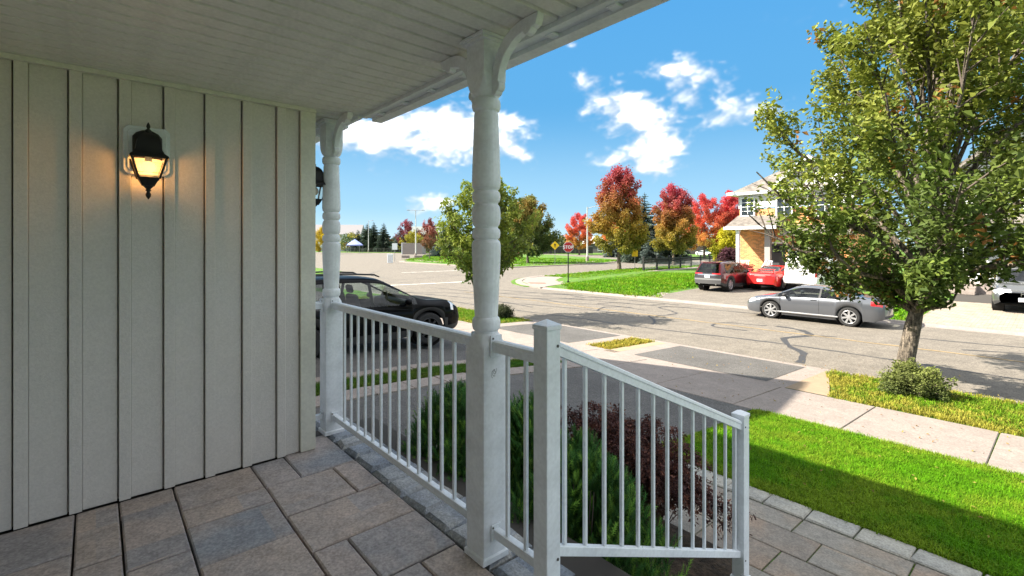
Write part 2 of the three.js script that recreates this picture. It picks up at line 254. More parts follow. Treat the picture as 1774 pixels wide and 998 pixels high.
function chamfer(w, h, d, c = .006, R = null, j = 0) { // slab with a bevelled top edge, its top at y = 0, corners jittered
  const q = (a) => R ? (R() - .5) * a : 0, x = w / 2, z = d / 2;
  const o = [[-x, z], [x, z], [x, -z], [-x, -z]].map(([a, b]) => [a + q(j), b + q(j)]), i = o.map(([a, b]) => [a - Math.sign(a) * c, b - Math.sign(b) * c]), e = i.map(() => q(j * .35));
  const pos = [], f = (...p) => { for (const t of [[0, 1, 2], [0, 2, 3]]) for (const k of t) pos.push(...p[k]); };
  const P = (k) => [i[k][0], e[k], i[k][1]], Q = (k) => [o[k][0], -c, o[k][1]], B = (k) => [o[k][0], -h, o[k][1]];
  f(P(0), P(1), P(2), P(3)); for (let k = 0; k < 4; k++) { const m = (k + 1) % 4; f(Q(k), Q(m), P(m), P(k)); f(B(k), B(m), Q(m), Q(k)); }
  const g = new THREE.BufferGeometry(); g.setAttribute('position', new THREE.Float32BufferAttribute(pos, 3)); g.computeVertexNormals(); return g;
}
const RP = rng(5);
function paver(parent, x0, x1, s0, s1, y, m, { gap = .007, h = .06, c = .005, j = .003, name = 'paver', slope = 0, gapX } = {}) {
  const w = x1 - x0 - gap * (gapX ?? 1), d = s1 - s0 - gap, p = part(name, uvm(chamfer(w, h, d, c, RP, j), RP() * 9, RP() * 9, RP() > .5), m, parent);
  p.position.set((x0 + x1) / 2, y + (RP() - .5) * .003, -(s0 + s1) / 2); p.rotation.x = slope + (RP() - .5) * .004; p.rotation.z = (RP() - .5) * .004; return p;
}
const pick = (a) => a[Math.floor(RP() * a.length)];

{ // sidewalk of cast slabs
  const w = struct('sidewalk', sheet(7.7, 9.8, -32, 40, -.03, { ds: 1, nx: 2 }), M.joint);
  const slope = Math.atan((gy(0, 9.75) - gy(0, 7.75)) / 2) ;
  for (let k = -21; k < 20; k++) { const x0 = -2.03 + 1.45 * k; const p = part('slab', uvm(chamfer(1.45 - .014, .08, 2.02, .008, RP, .008), k * 3.3, 0), M.concrete, w); p.position.set(x0 + .725, (gy(0, 7.74) + gy(0, 9.76)) / 2 + .006 + (RP() - .5) * .006, -8.75); p.rotation.x = -slope; p.rotation.x *= -1; }
}
// planted strip between the two driveways, edged with a row of flat pavers on either side
for (const [x0, x1] of [[-7.08, -6.62], [-8.08, -7.72]]) {
  const w = struct('paver_edging', sheet(1.9, 7.7, x0, x1, -.02), M.joint);
  let s = 1.9, k = 0; while (s < 7.65) { const l = Math.min(.62, 7.7 - s), mid = s + l / 2; const p = paver(w, x0, x1, s, s + l, gy(-6, mid) + .02, (k++, M.concrete), { gap: .012, j: .008 }); p.rotation.x = -Math.atan((gy(-6, mid + .1) - gy(-6, mid - .1)) / .2) * -1; s += l; }
}
{ // front walk of wood-grained slabs with a pale stone border along the lawn
  const w = struct('walkway', sheet(2.2, 4.66, -3.05, 2.4, -.03, { ds: .5, nx: 2 }), M.joint), y = (s) => gy(0, s) + .004;
  const rows = [[3.0, 3.43], [3.43, 3.79], [3.79, 4.13], [4.13, 4.41]], first = [-3.3, -3.05, -3.42, -3.18], L = [[.58, .5, .62], [.52, .6], [.62, .46, .55], [.7, .52, .6]];
  rows.forEach(([s0, s1], r) => { let x = first[r], k = 0; while (x < 2.3) { const l = L[r][k % L[r].length] * (.92 + .16 * RP()); if (x + l > -3.05) paver(w, Math.max(-3.05, x), x + l, s0, s1, y((s0 + s1) / 2), pick([M.walk0, M.walk1, M.walk1]), { slope: -.0485, gap: .011 }); x += l; k++; } });
  let x = -3.05; while (x < 1.5) { const l = .30 + .06 * RP(), bend = x > -.9 ? (x + .9) ** 2 * .12 : 0; const p = paver(w, x, x + l, 4.415 - bend, 4.66 - bend, y(4.5) + .012, M.walk2, { gap: .009, j: .012, c: .01, name: 'border_stone', slope: -.0485 }); if (bend) p.rotation.y = -.24 * (x + .9) ; x += l; }
  part('step', [0, 1, 2, 3].map((k) => uvm(box(1.9, .16, .36, -.36, -.08 - .15 * k - .15 + .0, -(1.78 + .36 * k)))), M.coping[1], w);
}
{ // sealed cracks and faded survey lines on the road, mown island, patches
  const ribbon = (pts, w, y, seed) => { const R = rng(seed), P = []; if (pts.length > 2) { const c = new THREE.CatmullRomCurve3(pts.map(([x, s]) => v3(x, 0, s)), false, 'centripetal'), n = pts.length * 3; pts = [...Array(n + 1)].map((_, k) => { const q = c.getPoint(k / n); return [q.x, q.z]; }); } for (let i = 0; i < pts.length - 1; i++) { const n = Math.max(1, Math.round(Math.hypot(pts[i + 1][0] - pts[i][0], pts[i + 1][1] - pts[i][1]) / .3)); for (let k = 0; k < n; k++) { const t = k / n; P.push([lerp(pts[i][0], pts[i + 1][0], t) + (R() - .5) * .09, lerp(pts[i][1], pts[i + 1][1], t) + (R() - .5) * .07]); } } P.push(pts.at(-1)); const pos = [], uv = []; const E = P.map((p, i) => { const a = P[Math.max(0, i - 1)], b = P[Math.min(P.length - 1, i + 1)], l = Math.hypot(b[0] - a[0], b[1] - a[1]) || 1, h = w * (.55 + R() * .8) / 2; return [-(b[1] - a[1]) / l * h, (b[0] - a[0]) / l * h]; }); for (let i = 0; i < P.length - 1; i++) { const q = (k, m) => [P[k][0] + E[k][0] * m, y, -(P[k][1] + E[k][1] * m)]; for (const v of [q(i, -1), q(i + 1, -1), q(i + 1, 1), q(i, -1), q(i + 1, 1), q(i, 1)]) { pos.push(...v); uv.push(v[0], v[2]); } } const g = new THREE.BufferGeometry(); g.setAttribute('position', new THREE.Float32BufferAttribute(pos, 3)); g.setAttribute('uv', new THREE.Float32BufferAttribute(uv, 2)); g.computeVertexNormals(); return g; };
  const tar = mat({ color: rgb(.045, .044, .045), roughness: .6 });
  const cracks = [
    [[-4.2, 12.9], [-4.45, 14], [-5.1, 14.9], [-5.6, 16], [-5.2, 17], [-5.8, 17.9], [-6.6, 18.1]],
    [[-5.2, 17], [-4.6, 17.4]], [[-6.9, 17.9], [-8.2, 17.4], [-8.1, 16.4], [-6.9, 16.4]],
    [[-22, 13.6], [-17, 13.8], [-13, 14.2], [-9, 14.4], [-6.2, 14.9], [-4, 15.0], [0, 14.8], [4, 15], [9, 14.9]],
    [[-20, 15], [-14, 16.4], [-11, 16.9], [-10.6, 18.4], [-12.2, 19.6], [-11.2, 20.6]], [[-11, 16.9], [-10.2, 16.1], [-9.7, 15.1]],
    [[-28, 17], [-22, 18], [-18, 19], [-14, 19.6], [-10, 20.6], [-7.8, 20.8]], [[-22, 18], [-20, 20.4], [-16, 20.8], [-12, 21]],
    [[-26, 14], [-24, 16], [-20, 17], [-17, 19], [-15.4, 20.8]], [[-19.6, 19.4], [-18.8, 20.4], [-17.2, 20.2], [-16.2, 21]], [[-15, 18.6], [-14.4, 19.6], [-13, 19.8], [-12.6, 20.8]],
    [[-1.8, 17.8], [-.6, 18.4], [.4, 18.2], [1.4, 17.4], [2, 16.2]], [[-3, 19], [-1, 19.4], [1, 20.2], [4, 20.4]],
    [[-40, 8], [-38, 14], [-36, 20], [-37.5, 26], [-36, 34]], [[-43, 16], [-36, 17], [-30, 18.6]], [[-44, 24], [-38, 26], [-33.5, 27.4]], [[-56, 27], [-48, 30], [-40, 31]], [[-34, 10], [-31.5, 14], [-28, 15]],
    [[-30, 13.4], [-24, 14.6], [-20, 15.4], [-16, 15.2]], [[-24, 19.4], [-20.6, 20], [-18, 21]], [[-21, 16.6], [-18.4, 17.8], [-16.4, 17.6], [-14, 18.4], [-12, 18.2]], [[-17.6, 18.6], [-17, 20]], [[-13.4, 16.6], [-13.8, 17.8], [-13, 18.6]], [[-26, 20.4], [-24, 18.6], [-23.4, 16.8]], [[-44, 10], [-40, 12.6], [-34, 13.2]], [[-50, 24], [-44, 20], [-38, 19]], [[-60, 31], [-52, 34], [-46, 33]],
    [[.6, 13], [.2, 14.4], [.9, 15.6], [2.6, 16.5]],
  ];
  struct('road_crack_sealant', merge(cracks.map((c, i) => ribbon(c, i === 0 ? .18 : i < 8 ? .1 : .12, STREET + .004, 300 + i))), tar);
  struct('road_marking', merge([ribbon([[-24, 17.0], [-10, 17.05], [4, 17.1], [24, 17.15]], .085, STREET + .008, 401)]), mat({ color: rgb(.33, .235, .11), roughness: .9 }));
  struct('road_marking', merge([ribbon([[-31.5, 14.4], [-30.6, 21.8]], .4, STREET + .008, 402), ribbon([[-45, 24], [-44.6, 36]], .35, STREET + .008, 403)]), mat({ color: rgb(.55, .53, .50), roughness: .9 }));
}

// ---------------------------------------------------------------- own porch: floor, house, roof, columns, railings
{
  const f = struct('porch_floor', box(6.6, .7, 2.5, -.6, -.7 / 2 - .03, .15 - .5 + .04), M.joint), P = M.pavers;
  f.position.set(0, 0, -.25); // mortar bed from s = -.69 to 1.81 less the border
  const add = (x0, x1, s0, s1, m) => { const p = paver(f, x0, x1, s0, s1, 0, P[m], { gap: .009, c: .007, j: .004, gapX: 1.5 }); p.position.z += .25; };
  for (const r of [ // [s0, s1, cuts along x, material of each]
    [-.75, -.50, [-3.5, -3.1, -2.6, -2.0, -1.5, -.9, -.4, .2, .8, 1.4, 2], [1, 0, 2, 1, 0, 2, 0, 1, 0, 2]],
    [-.50, -.08, [-3.5, -3.06, -2.5, -1.9, -1.48, -.9, -.3, .3, .9, 1.5, 2], [0, 0, 1, 2, 0, 1, 2, 0, 1, 0]],
    [-.08, .10, [-3.5, -2.9, -2.1, -1.6, -1.0, -.4, .3, 1, 2], [2, 0, 2, 1, 0, 2, 0, 1]],
    [.10, .35, [-3.5, -3.31, -2.73, -2.3, -1.72, -1.2, -.6, 0, .7, 1.3, 2], [2, 0, 0, 1, 2, 0, 1, 0, 2, 0]],
    [.35, .77, [-3.5, -3.15, -2.945, -2.55, -2.13, -1.92, -1.35, -.93, -.4, .2, .8, 1.4, 2], [2, 2, 1, 2, 0, 1, 2, 0, 1, 2, 0, 1]],
  ]) for (let i = 0; i < r[2].length - 1; i++) add(r[2][i], r[2][i + 1], r[0], r[1], r[3][i]);
  for (const [x0, x1, s0, s1, m] of [[-3.5, -3.13, .77, .975, 1], [-3.72, -3.13, .975, 1.33, 1], [-3.13, -2.73, .77, 1.17, 2], [-3.13, -2.73, 1.17, 1.33, 0], [-2.73, -2.33, .77, 1.33, 2], [-2.33, -1.94, .77, .94, 0], [-2.33, -1.94, .94, 1.33, 1], [-1.94, -1.6, .77, 1.126, 1], [-1.94, -1.6, 1.126, 1.33, 2], [-1.6, -1.1, .77, 1.33, 2], [-1.1, -.5, .77, 1.1, 0], [-1.1, -.5, 1.1, 1.33, 1], [-.5, .1, .77, 1.33, 0], [.1, .7, .77, 1.33, 2], [.7, 1.3, .77, 1.33, 1], [1.3, 2, .77, 1.33, 0]]) add(x0, x1, s0, s1, m);
  let x = -4.1; while (x < 2) { const l = .17 + .12 * RP(); const p = paver(f, x, x + l, 1.335, 1.62, .006, pick(M.coping), { gap: .014, c: .022, j: .022, h: .09, name: 'coping_stone' }); p.position.z += .25; x += l; }
}
{ // the house: siding beside the porch, and the rest of its mass behind the camera
  const h = thing('house', 'beige board and batten house wall carrying the lit lantern, left of the porch', 'house');
  const w = part('siding_wall', [box(.18, 2.45, 2.2, -3.65, 1.22, -.075)], M.siding, h);
  const B = (s0, s1, proud, thick, name, m, y0 = .004, y1 = 2.405) => { const p = part(name, uvm(rbox(thick, y1 - y0, s1 - s0, .003), RP() * 5, RP() * 5), m, w); p.position.set(-3.52 + proud - thick / 2, (y0 + y1) / 2, -(s0 + s1) / 2); return p; };
  for (let k = -3; k < 7; k++) { const a = -.314 + .2075 * k; B(a + .054, Math.min(a + .2005, 1.075), .012, .05, 'board', M.siding); B(a, a + .053, .030, .03, 'batten', M.siding); }
  B(1.081, 1.182, .036, .045, 'corner_trim', M.trim);
  part('siding_wall', [box(4.3, 5.0, .15, -5.7, 1.75, -1.09), box(9, 3.2, .2, 0, 1.2, .79)].map((g) => uvm(g)), M.siding, h);
  part('garage_eave', [box(4.2, .06, .5, -6.0, 2.44, -1.3), box(4.2, .17, .04, -6.0, 2.51, -1.57)].map((g) => uvm(g)), M.vinyl, h);
  part('upper_wall', uvm(box(12.4, 3.3, 8, -1.8, 4.1, 4.7)), M.siding, h);
  part('roof', [uvm(prism([[-4.6, 5.55], [4.6, 5.55], [4.4, 5.7], [0, 7.2], [-4.4, 5.7]], 13.2).rotateY(Math.PI / 2).translate(-1.6, 0, 4.35)), uvm(prism([[.9, 3.3], [.9, 3.1], [-1.66, 2.53], [-1.66, 2.62]], 10.4).rotateY(-Math.PI / 2).translate(-2.9, 0, 0))], M.shingle, h);
}
{
  const r = thing('porch_ceiling', 'grey slatted porch ceiling with white gutter along its outer edge', 'porch roof');
  part('ceiling_board', uvm(box(6.4, .05, 2.45, -.65, 2.455, -.25)), M.soffit, r);
  const P = .1068, geo = uvm(prism([[-P / 2 + .001, .03], [-P / 2 + .001, .02], [-P / 2 + .013, 0], [P / 2 - .008, 0], [P / 2 - .002, .02], [P / 2 - .001, .03]], 2.23));
  for (let k = 0; k < 57; k++) { const x = -3.86 + P * (k + .5); const seam = (k % 4 === 3); const p = part('soffit_plank', geo, M.soffit, r); p.position.set(x, 2.412 + (seam ? .001 : 0), -.372); if (seam) p.scale.x = .93; }
  const L = (name, s0, s1, y0, y1, x0, x1, m) => part(name, uvm(box(x1 - x0, y1 - y0, s1 - s0, (x0 + x1) / 2, (y0 + y1) / 2, -(s0 + s1) / 2)), m, r);
  L('trim_channel', 1.49, 1.525, 2.392, 2.44, -3.4, 2.5, M.white); L('fascia', 1.53, 1.565, 2.40, 2.60, -3.4, 2.5, M.vinyl);
  const hang = part('gutter_hanger', [...Array(17)].map((_, k) => rbox(.05, .012, .05, .004, -3.2 + k * .34, 2.392, -1.545)), M.white, r);
  const gut = prism([[0, 0], [.075, 0], [.095, .03], [.085, .06], [.11, .1], [.115, .125], [.105, .125], [.1, .1], [0, .1]], 5.9).rotateY(Math.PI / 2);
  part('gutter', uvm(gut.translate(-.45, 2.378, -1.567)), M.vinyl, r).geometry.computeVertexNormals();
  L('end_trim', -.7, 1.5, 2.38, 2.50, -3.9, -3.87, M.vinyl); L('wall_channel', -.7, 1.18, 2.388, 2.412, -3.495, -3.462, M.trim);
  L('ceiling_board', 1.46, 1.49, 2.385, 2.45, -3.87, -3.4, M.vinyl);
}
function turned(parts) { // posts turned from square stock: the square cut back to the lathe profile
  const half = .0665, seg = 64;
  return (prof) => {
    const pos = [], idx = [], n = prof.length;
    for (const [y, R] of prof) for (let k = 0; k < seg; k++) { const a = (k + .0) / seg * Math.PI * 2, sq = half / Math.max(Math.abs(Math.cos(a)), Math.abs(Math.sin(a))), r = Math.min(sq, R, .0915); pos.push(Math.cos(a) * r, y, Math.sin(a) * r); }
    for (let i = 0; i < n - 1; i++) for (let k = 0; k < seg; k++) { const a = i * seg + k, b = i * seg + (k + 1) % seg; idx.push(a, a + seg, b, b, a + seg, b + seg); }
    const g = new THREE.BufferGeometry(); g.setAttribute('position', new THREE.Float32BufferAttribute(pos, 3)); g.setIndex(idx); return uvm(toCreasedNormals(g, .5));
  };
}
{
  const cut = turned(), arc = (y0, y1, r0, R, n = 9) => [...Array(n + 1)].map((_, i) => { const t = i / n; return [lerp(y0, y1, t), r0 + (R - r0) * Math.sqrt(Math.max(0, 1 - (2 * t - 1) ** 2))]; });
  const spline = (pts, n = 6) => { const c = new THREE.CatmullRomCurve3(pts.map(([y, r]) => v3(r, y, 0))); return [...Array(pts.length * n + 1)].map((_, i) => { const p = c.getPoint(i / (pts.length * n)); return [p.y, p.x]; }); };
  const base = [[.03, .1], [.9, .1], [.945, .0955], [.97, .09], [.995, .0825], [1.015, .074], [1.032, .064], [1.042, .056]];
  const shaft = [...[[1.042, .056], [1.05, .0545]], ...arc(1.052, 1.117, .054, .0665), ...spline([[1.12, .054], [1.19, .0575], [1.3, .063], [1.4, .0668], [1.452, .0672], [1.468, .063], [1.475, .056]]), ...arc(1.478, 1.53, .055, .0662), ...arc(1.536, 1.642, .054, .0675, 12), ...arc(1.648, 1.704, .055, .0662), ...spline([[1.709, .056], [1.716, .0625], [1.735, .0668], [1.77, .0668], [1.9, .0625], [2.0, .0585], [2.065, .056], [2.071, .053]]), ...arc(2.074, 2.136, .054, .0675), [2.139, .0555]];
  const head = [[2.139, .0555], [2.15, .065], [2.163, .073], [2.18, .081], [2.2, .0865], [2.22, .0905], [2.24, .094], [2.3, .1], [2.395, .1]];
  const S = new THREE.Shape(); // curved eave bracket: u out from the post, y up
  S.moveTo(0, 2.235); S.lineTo(0, 2.145); S.bezierCurveTo(.012, 2.132, .028, 2.134, .03, 2.152); S.bezierCurveTo(.05, 2.150, .056, 2.178, .038, 2.192); S.lineTo(.04, 2.206); S.bezierCurveTo(.062, 2.30, .13, 2.352, .212, 2.360); S.lineTo(.216, 2.346); S.bezierCurveTo(.232, 2.338, .25, 2.346, .258, 2.362); S.lineTo(.283, 2.366); S.bezierCurveTo(.29, 2.385, .296, 2.395, .298, 2.408); S.lineTo(.2, 2.408); S.bezierCurveTo(.09, 2.398, .02, 2.325, 0, 2.235);
  const bra = uvm(new THREE.ExtrudeGeometry(S, { depth: .034, bevelEnabled: true, bevelSize: .0025, bevelThickness: .0025, bevelSegments: 1, curveSegments: 10 }).translate(.066, 0, -.017));
  const col = thing('porch_column', 'white turned porch column standing between the two white railings', 'porch column', [-1.775, 0, -1.385], 0, 'turned white porch columns');
  part('plinth', [chamfer(.148, .03, .148, .006).translate(0, .034, 0)].map((g) => uvm(g)), M.vinyl, col);
  part('base_block', cut(base), M.vinyl, col); part('shaft', cut(shaft), M.vinyl, col); part('head_block', cut(head), M.vinyl, col);
  part('cap', [rbox(.168, .014, .168, .003, 0, 2.389, 0), rbox(.182, .016, .182, .003, 0, 2.403, 0)], M.vinyl, col);
  part('bracket', bra, M.vinyl, col); part('bracket', bra, M.vinyl, col).rotation.y = Math.PI;
  const c2 = col.clone(); c2.name = numbered('porch_column'); c2.position.x = -3.73; c2.userData.label = 'white turned porch column at the house corner, beside the beige wall'; scene.add(c2);
  const scuff = mat({ color: rgb(.33, .34, .35), roughness: .9 });
  part('scuff_mark', [...Array(4)].map((_, k) => new THREE.TorusGeometry(.012 - .002 * k, .0012, 4, 14, 4.2).rotateY(Math.PI / 2).rotateX(k).scale(.08, 1.5, 1).translate(.0667, .86 + .006 * k, -.004 * k + .01)), scuff, col);
}
const screwMat = mat({ color: rgb(.10, .10, .10), roughness: .5, metalness: .4 });
function flange(parent, x, y, z, nx, h = .085, w = .06, mirrorRot = 0) { // plate screwed to a post, facing +-x
  const g = part('rail_bracket', rbox(.008, h, w, .003, x, y, z), M.white, parent);
  part('screw', [-.35, .35].map((k) => new THREE.CylinderGeometry(.0045, .0045, .004, 8).rotateZ(Math.PI / 2).translate(x + nx * .005, y + k * h, z + .02 * Math.sign(k))), screwMat, g);
}
const railProfile = (len) => uvm(prism([[-.022, 0], [.022, 0], [.022, .03], [.026, .036], [.024, .048], [.012, .054], [-.012, .054], [-.024, .048], [-.026, .036], [-.022, .03]], len).rotateY(Math.PI / 2));
function levelRail(name, label, x0, x1, s, xs, group) {
  const t = thing(name, label, 'railing', [(x0 + x1) / 2, 0, -s], 0, group), L = x1 - x0, m = (x0 + x1) / 2;
  part('top_rail', railProfile(L), M.white, t).position.y = .964;
  part('bottom_rail', uvm(rbox(L, .04, .036, .004, 0, .135, 0)), M.white, t);
  const b = uvm(rbox(.0168, .815, .0168, .003));
  for (const x of xs) { const p = part('baluster', b, M.white, t); p.position.set(x - m, .56, 0); }
  for (const e of [0, 1]) { const nx = e ? -1 : 1, x = (e ? L / 2 : -L / 2) + nx * .004; flange(t, x, .99, 0, nx, .1, .066); flange(t, x, .137, 0, nx, .075, .055); }
  return t;
}
levelRail('porch_railing', 'long white porch railing with square balusters between the two turned columns', -3.662, -1.843, 1.385, [...Array(14)].map((_, k) => -1.92 - .119 * k));
levelRail('porch_railing', 'short white railing section between the near turned column and the square newel post', -1.707, -1.409, 1.385, [-1.62, -1.5]);
{ // short return between corner column and the garage wall
  const t = levelRail('porch_railing', 'stub of white railing between the corner column and the beige wall end', -.068, .068, 0, []); t.position.set(-3.74, 0, -1.25); t.rotation.y = Math.PI / 2;
}
{ // stair railing with its two newel posts
  const t = thing('stair_railing', 'white railing sloping down the porch steps with two capped newel posts', 'railing', [-1.37, 0, -1.38]);
  const post = (s, y0, y1) => { const p = part('newel_post', uvm(rbox(.078, y1 - y0, .078, .004, 0, (y0 + y1) / 2, 0)), M.white, t); p.position.z = -s; const c = part('post_cap', [rbox(.086, .02, .086, .004, 0, y1 + .008, 0), new THREE.ConeGeometry(.06, .022, 4).rotateY(Math.PI / 4).translate(0, y1 + .029, 0)], M.white, p); part('skirt', rbox(.1, .05, .1, .008, 0, y0 + .024, 0), M.white, p); return p; };
  post(0, 0, 1.112); post(1.78, -.74, .343);
  const s0 = .036, s1 = 1.745, y = (s) => 1.005 - .4325 * (s - s0) , yb = (s) => .203 - .4325 * (s - s0), len = Math.hypot(s1 - s0, .4325 * (s1 - s0)), a = Math.atan(.4325), mid = (s0 + s1) / 2;
  const tr = part('top_rail', railProfile(len).rotateY(Math.PI / 2), M.white, t); tr.rotation.x = -a; tr.position.set(0, y(mid), -mid);
  const br = part('bottom_rail', uvm(rbox(.036, .04, len, .004)), M.white, t); br.rotation.x = -a; br.position.set(0, yb(mid), -mid);
  const b = uvm(rbox(.0168, .80, .0168, .003));
  for (let k = 0; k < 13; k++) { const s = 1.484 - 1.38 + .1327 * k, p = part('baluster', b, M.white, t); p.position.set(0, (y(s) + yb(s)) / 2 + .005, -s); }
  const sc = [[.0405, 1.045, 0], [.0405, .188, 0]]; part('screw', sc.map(([x, yy, z]) => new THREE.CylinderGeometry(.006, .006, .004, 10).rotateZ(Math.PI / 2).translate(x, yy, z - .022)), screwMat, t);
  part('screw', [[.285, 0], [-.57, 0]].map(([yy]) => new THREE.CylinderGeometry(.005, .005, .004, 10).rotateZ(Math.PI / 2).translate(.0405, yy, -1.76)), screwMat, t);
}
function lantern(label, pos, turn, lit) { // faces +x before turning
  const t = thing('wall_lantern', label, 'wall lantern', pos, turn, 'black wall lanterns');
  const oct = (w, h, c) => [[-w + c, -h], [w - c, -h], [w - c * .4, -h + c * .4], [w, -h + c], [w, h - c], [w - c * .4, h - c * .4], [w - c, h], [-w + c, h], [-w + c * .4, h - c * .4], [-w, h - c], [-w, -h + c], [-w + c * .4, -h + c * .4]];
  part('mounting_plate', [prism(oct(.105, .135, .022), .02, .004).rotateY(Math.PI / 2).translate(.012, 0, 0), prism(oct(.088, .118, .018), .012, .003).rotateY(Math.PI / 2).translate(.026, 0, 0)], M.white, t);
  const hood = (r0, r1, y0, y1) => new THREE.CylinderGeometry(r1, r0, y1 - y0, 4, 1, true).rotateY(Math.PI / 4).translate(.105, (y0 + y1) / 2, 0);
  const bell = []; const prof = [[.118, -.058], [.112, -.045], [.09, -.03], [.078, -.008], [.074, .02], [.068, .045], [.056, .066], [.036, .082], [.016, .09]];
  const lid = new THREE.LatheGeometry(prof.map(([r, y]) => new THREE.Vector2(r * 1.08, y)), 4).rotateY(Math.PI / 4);
  const back = new THREE.LatheGeometry([[.066, -.05], [.066, .075], [.05, .098], [.025, .112], [.001, .118]].map((p) => new THREE.Vector2(...p)), 16).scale(.5, 1, 1.04);
  const top = part('hood', [toCreasedNormals(lid, .4).translate(.105, 0, 0), back.translate(.045, 0, 0), rbox(.09, .03, .05, .01, .06, .03, 0)], M.blackMetal, t);
  part('finial', new THREE.LatheGeometry([[.001, .15], [.006, .14], [.01, .125], [.006, .113], [.012, .108], [.018, .1], [.012, .094], [.014, .086]].map((p) => new THREE.Vector2(...p)), 12).translate(.105, 0, 0), M.blackMetal, top);
  const bars = []; for (const [a, b] of [[1, 1], [1, -1], [-1, 1], [-1, -1]]) bars.push(rod(v3(.105 + a * .078, -.055, b * .078), v3(.105 + a * .047, -.168, b * .047), .0065, 5));
  part('frame', [...bars, new THREE.CylinderGeometry(.07, .04, .045, 4).rotateY(Math.PI / 4).translate(.105, -.186, 0), new THREE.CylinderGeometry(.03, .012, .02, 8).translate(.105, -.215, 0)], M.blackMetal, t);
  part('bottom_finial', new THREE.LatheGeometry([[.008, -.22], [.014, -.235], [.007, -.242], [.013, -.255], [.012, -.268], [.001, -.285]].map((p) => new THREE.Vector2(...p)), 10).translate(.105, 0, 0), M.blackMetal, t);
  for (let k = 0; k < 4; k++) { const h = Math.hypot(.113, .031), g = new THREE.BufferGeometry(); const w0 = .074, w1 = .043; g.setAttribute('position', new THREE.Float32BufferAttribute([-w0, -.056, w0, w0, -.056, w0, w1, -.166, w1 , -w0, -.056, w0, w1, -.166, w1, -w1, -.166, w1], 3)); g.computeVertexNormals(); const p = part('pane', g, M.lampGlass, t); p.rotation.y = k * Math.PI / 2; p.position.x = .105; }
  const bulb = part('bulb', new THREE.SphereGeometry(.034, 16, 12).translate(.105, -.102, 0), lit ? M.bulbOn : M.bulbOff, t); part('socket', new THREE.CylinderGeometry(.015, .018, .03, 10).translate(.105, -.058, 0), M.white, t);
  if (lit) { const l = new THREE.PointLight(new THREE.Color(1, .45, .12), LAMP); l.position.set(.105, -.102, 0); l.castShadow = true; l.shadow.radius = 1.6; t.add(l); }
  return t;
}

// ---------------------------------------------------------------- plants
const leafMat = (tr = .35) => new THREE.MeshPhysicalMaterial({ color: 0xffffff, roughness: .75, transmission: tr, thickness: 0, side: THREE.DoubleSide, specularIntensity: .35 });
M.leaf = leafMat(.4); M.leafFar = leafMat(.6); M.needle = leafMat(.15);
M.twig = mat({ color: rgb(.10, .08, .065), roughness: 1 });
function leafBall(n, len, wid, rad, seed, up = .5) { // n folded leaves in a loose clump
  const R = rng(seed), pos = [], nor = v3(0, 0, 0), a = v3(0, 0, 0);
  for (let i = 0; i < n; i++) {
    const c = v3(R() - .5, R() - .5, R() - .5).multiplyScalar(2 * rad); if (c.length() > rad) c.multiplyScalar(.6);
    nor.set(R() - .5, R() - .5 + up, R() - .5).normalize(); a.set(R() - .5, R() - .7, R() - .5).cross(nor).normalize(); const b = nor.clone().cross(a), q = .5 + .95 * R() * R() + .15, l = len * q * (.9 + .2 * R()), w = wid * q * (.8 + .4 * R());
    const base = c.clone().addScaledVector(a, -l / 2), tip = c.clone().addScaledVector(a, l / 2).addScaledVector(nor, -l * .12), L = c.clone().addScaledVector(b, w / 2).addScaledVector(nor, w * .16), Q = c.clone().addScaledVector(b, -w / 2).addScaledVector(nor, w * .16);
    for (const p of [base, Q, tip, base, tip, L]) pos.push(p.x, p.y, p.z);
  }
  const g = new THREE.BufferGeometry(); g.setAttribute('position', new THREE.Float32BufferAttribute(pos, 3)); g.computeVertexNormals(); return g;
}
function scatter(name, geo, m, items, parent) { // items: [x, y, z, scale, ry, color, tilt x, tilt z, sy]
  const im = new THREE.InstancedMesh(geo, m, items.length), o = new THREE.Object3D();
  items.forEach((t, i) => { o.position.set(t[0], t[1], t[2]); o.rotation.set(t[6] ?? 0, t[4], t[7] ?? 0, 'YXZ'); o.scale.set(t[3], t[3] * (t[8] ?? 1), t[3]); o.updateMatrix(); im.setMatrixAt(i, o.matrix); im.setColorAt(i, t[5]); });
  im.name = parent === scene ? numbered(name) : name; im.castShadow = im.receiveShadow = true; im.userData.kind = 'stuff'; parent.add(im); return im;
}
const mixc = (a, b, t, k = 1) => new THREE.Color().setRGB(lerp(a[0], b[0], t) * k, lerp(a[1], b[1], t) * k, lerp(a[2], b[2], t) * k);
function ramp(stops, y) { for (let i = 1; i < stops.length; i++) if (y <= stops[i][0]) { const t = (y - stops[i - 1][0]) / (stops[i][0] - stops[i - 1][0]); return [0, 1, 2].map((c) => lerp(stops[i - 1][1][c], stops[i][1][c], t)); } return stops.at(-1)[1]; }
const envAt = (env, y) => { for (let i = 1; i < env.length; i++) if (y <= env[i][0]) return lerp(env[i - 1][1], env[i][1], (y - env[i - 1][0]) / (env[i][0] - env[i - 1][0])); return env.at(-1)[1]; };
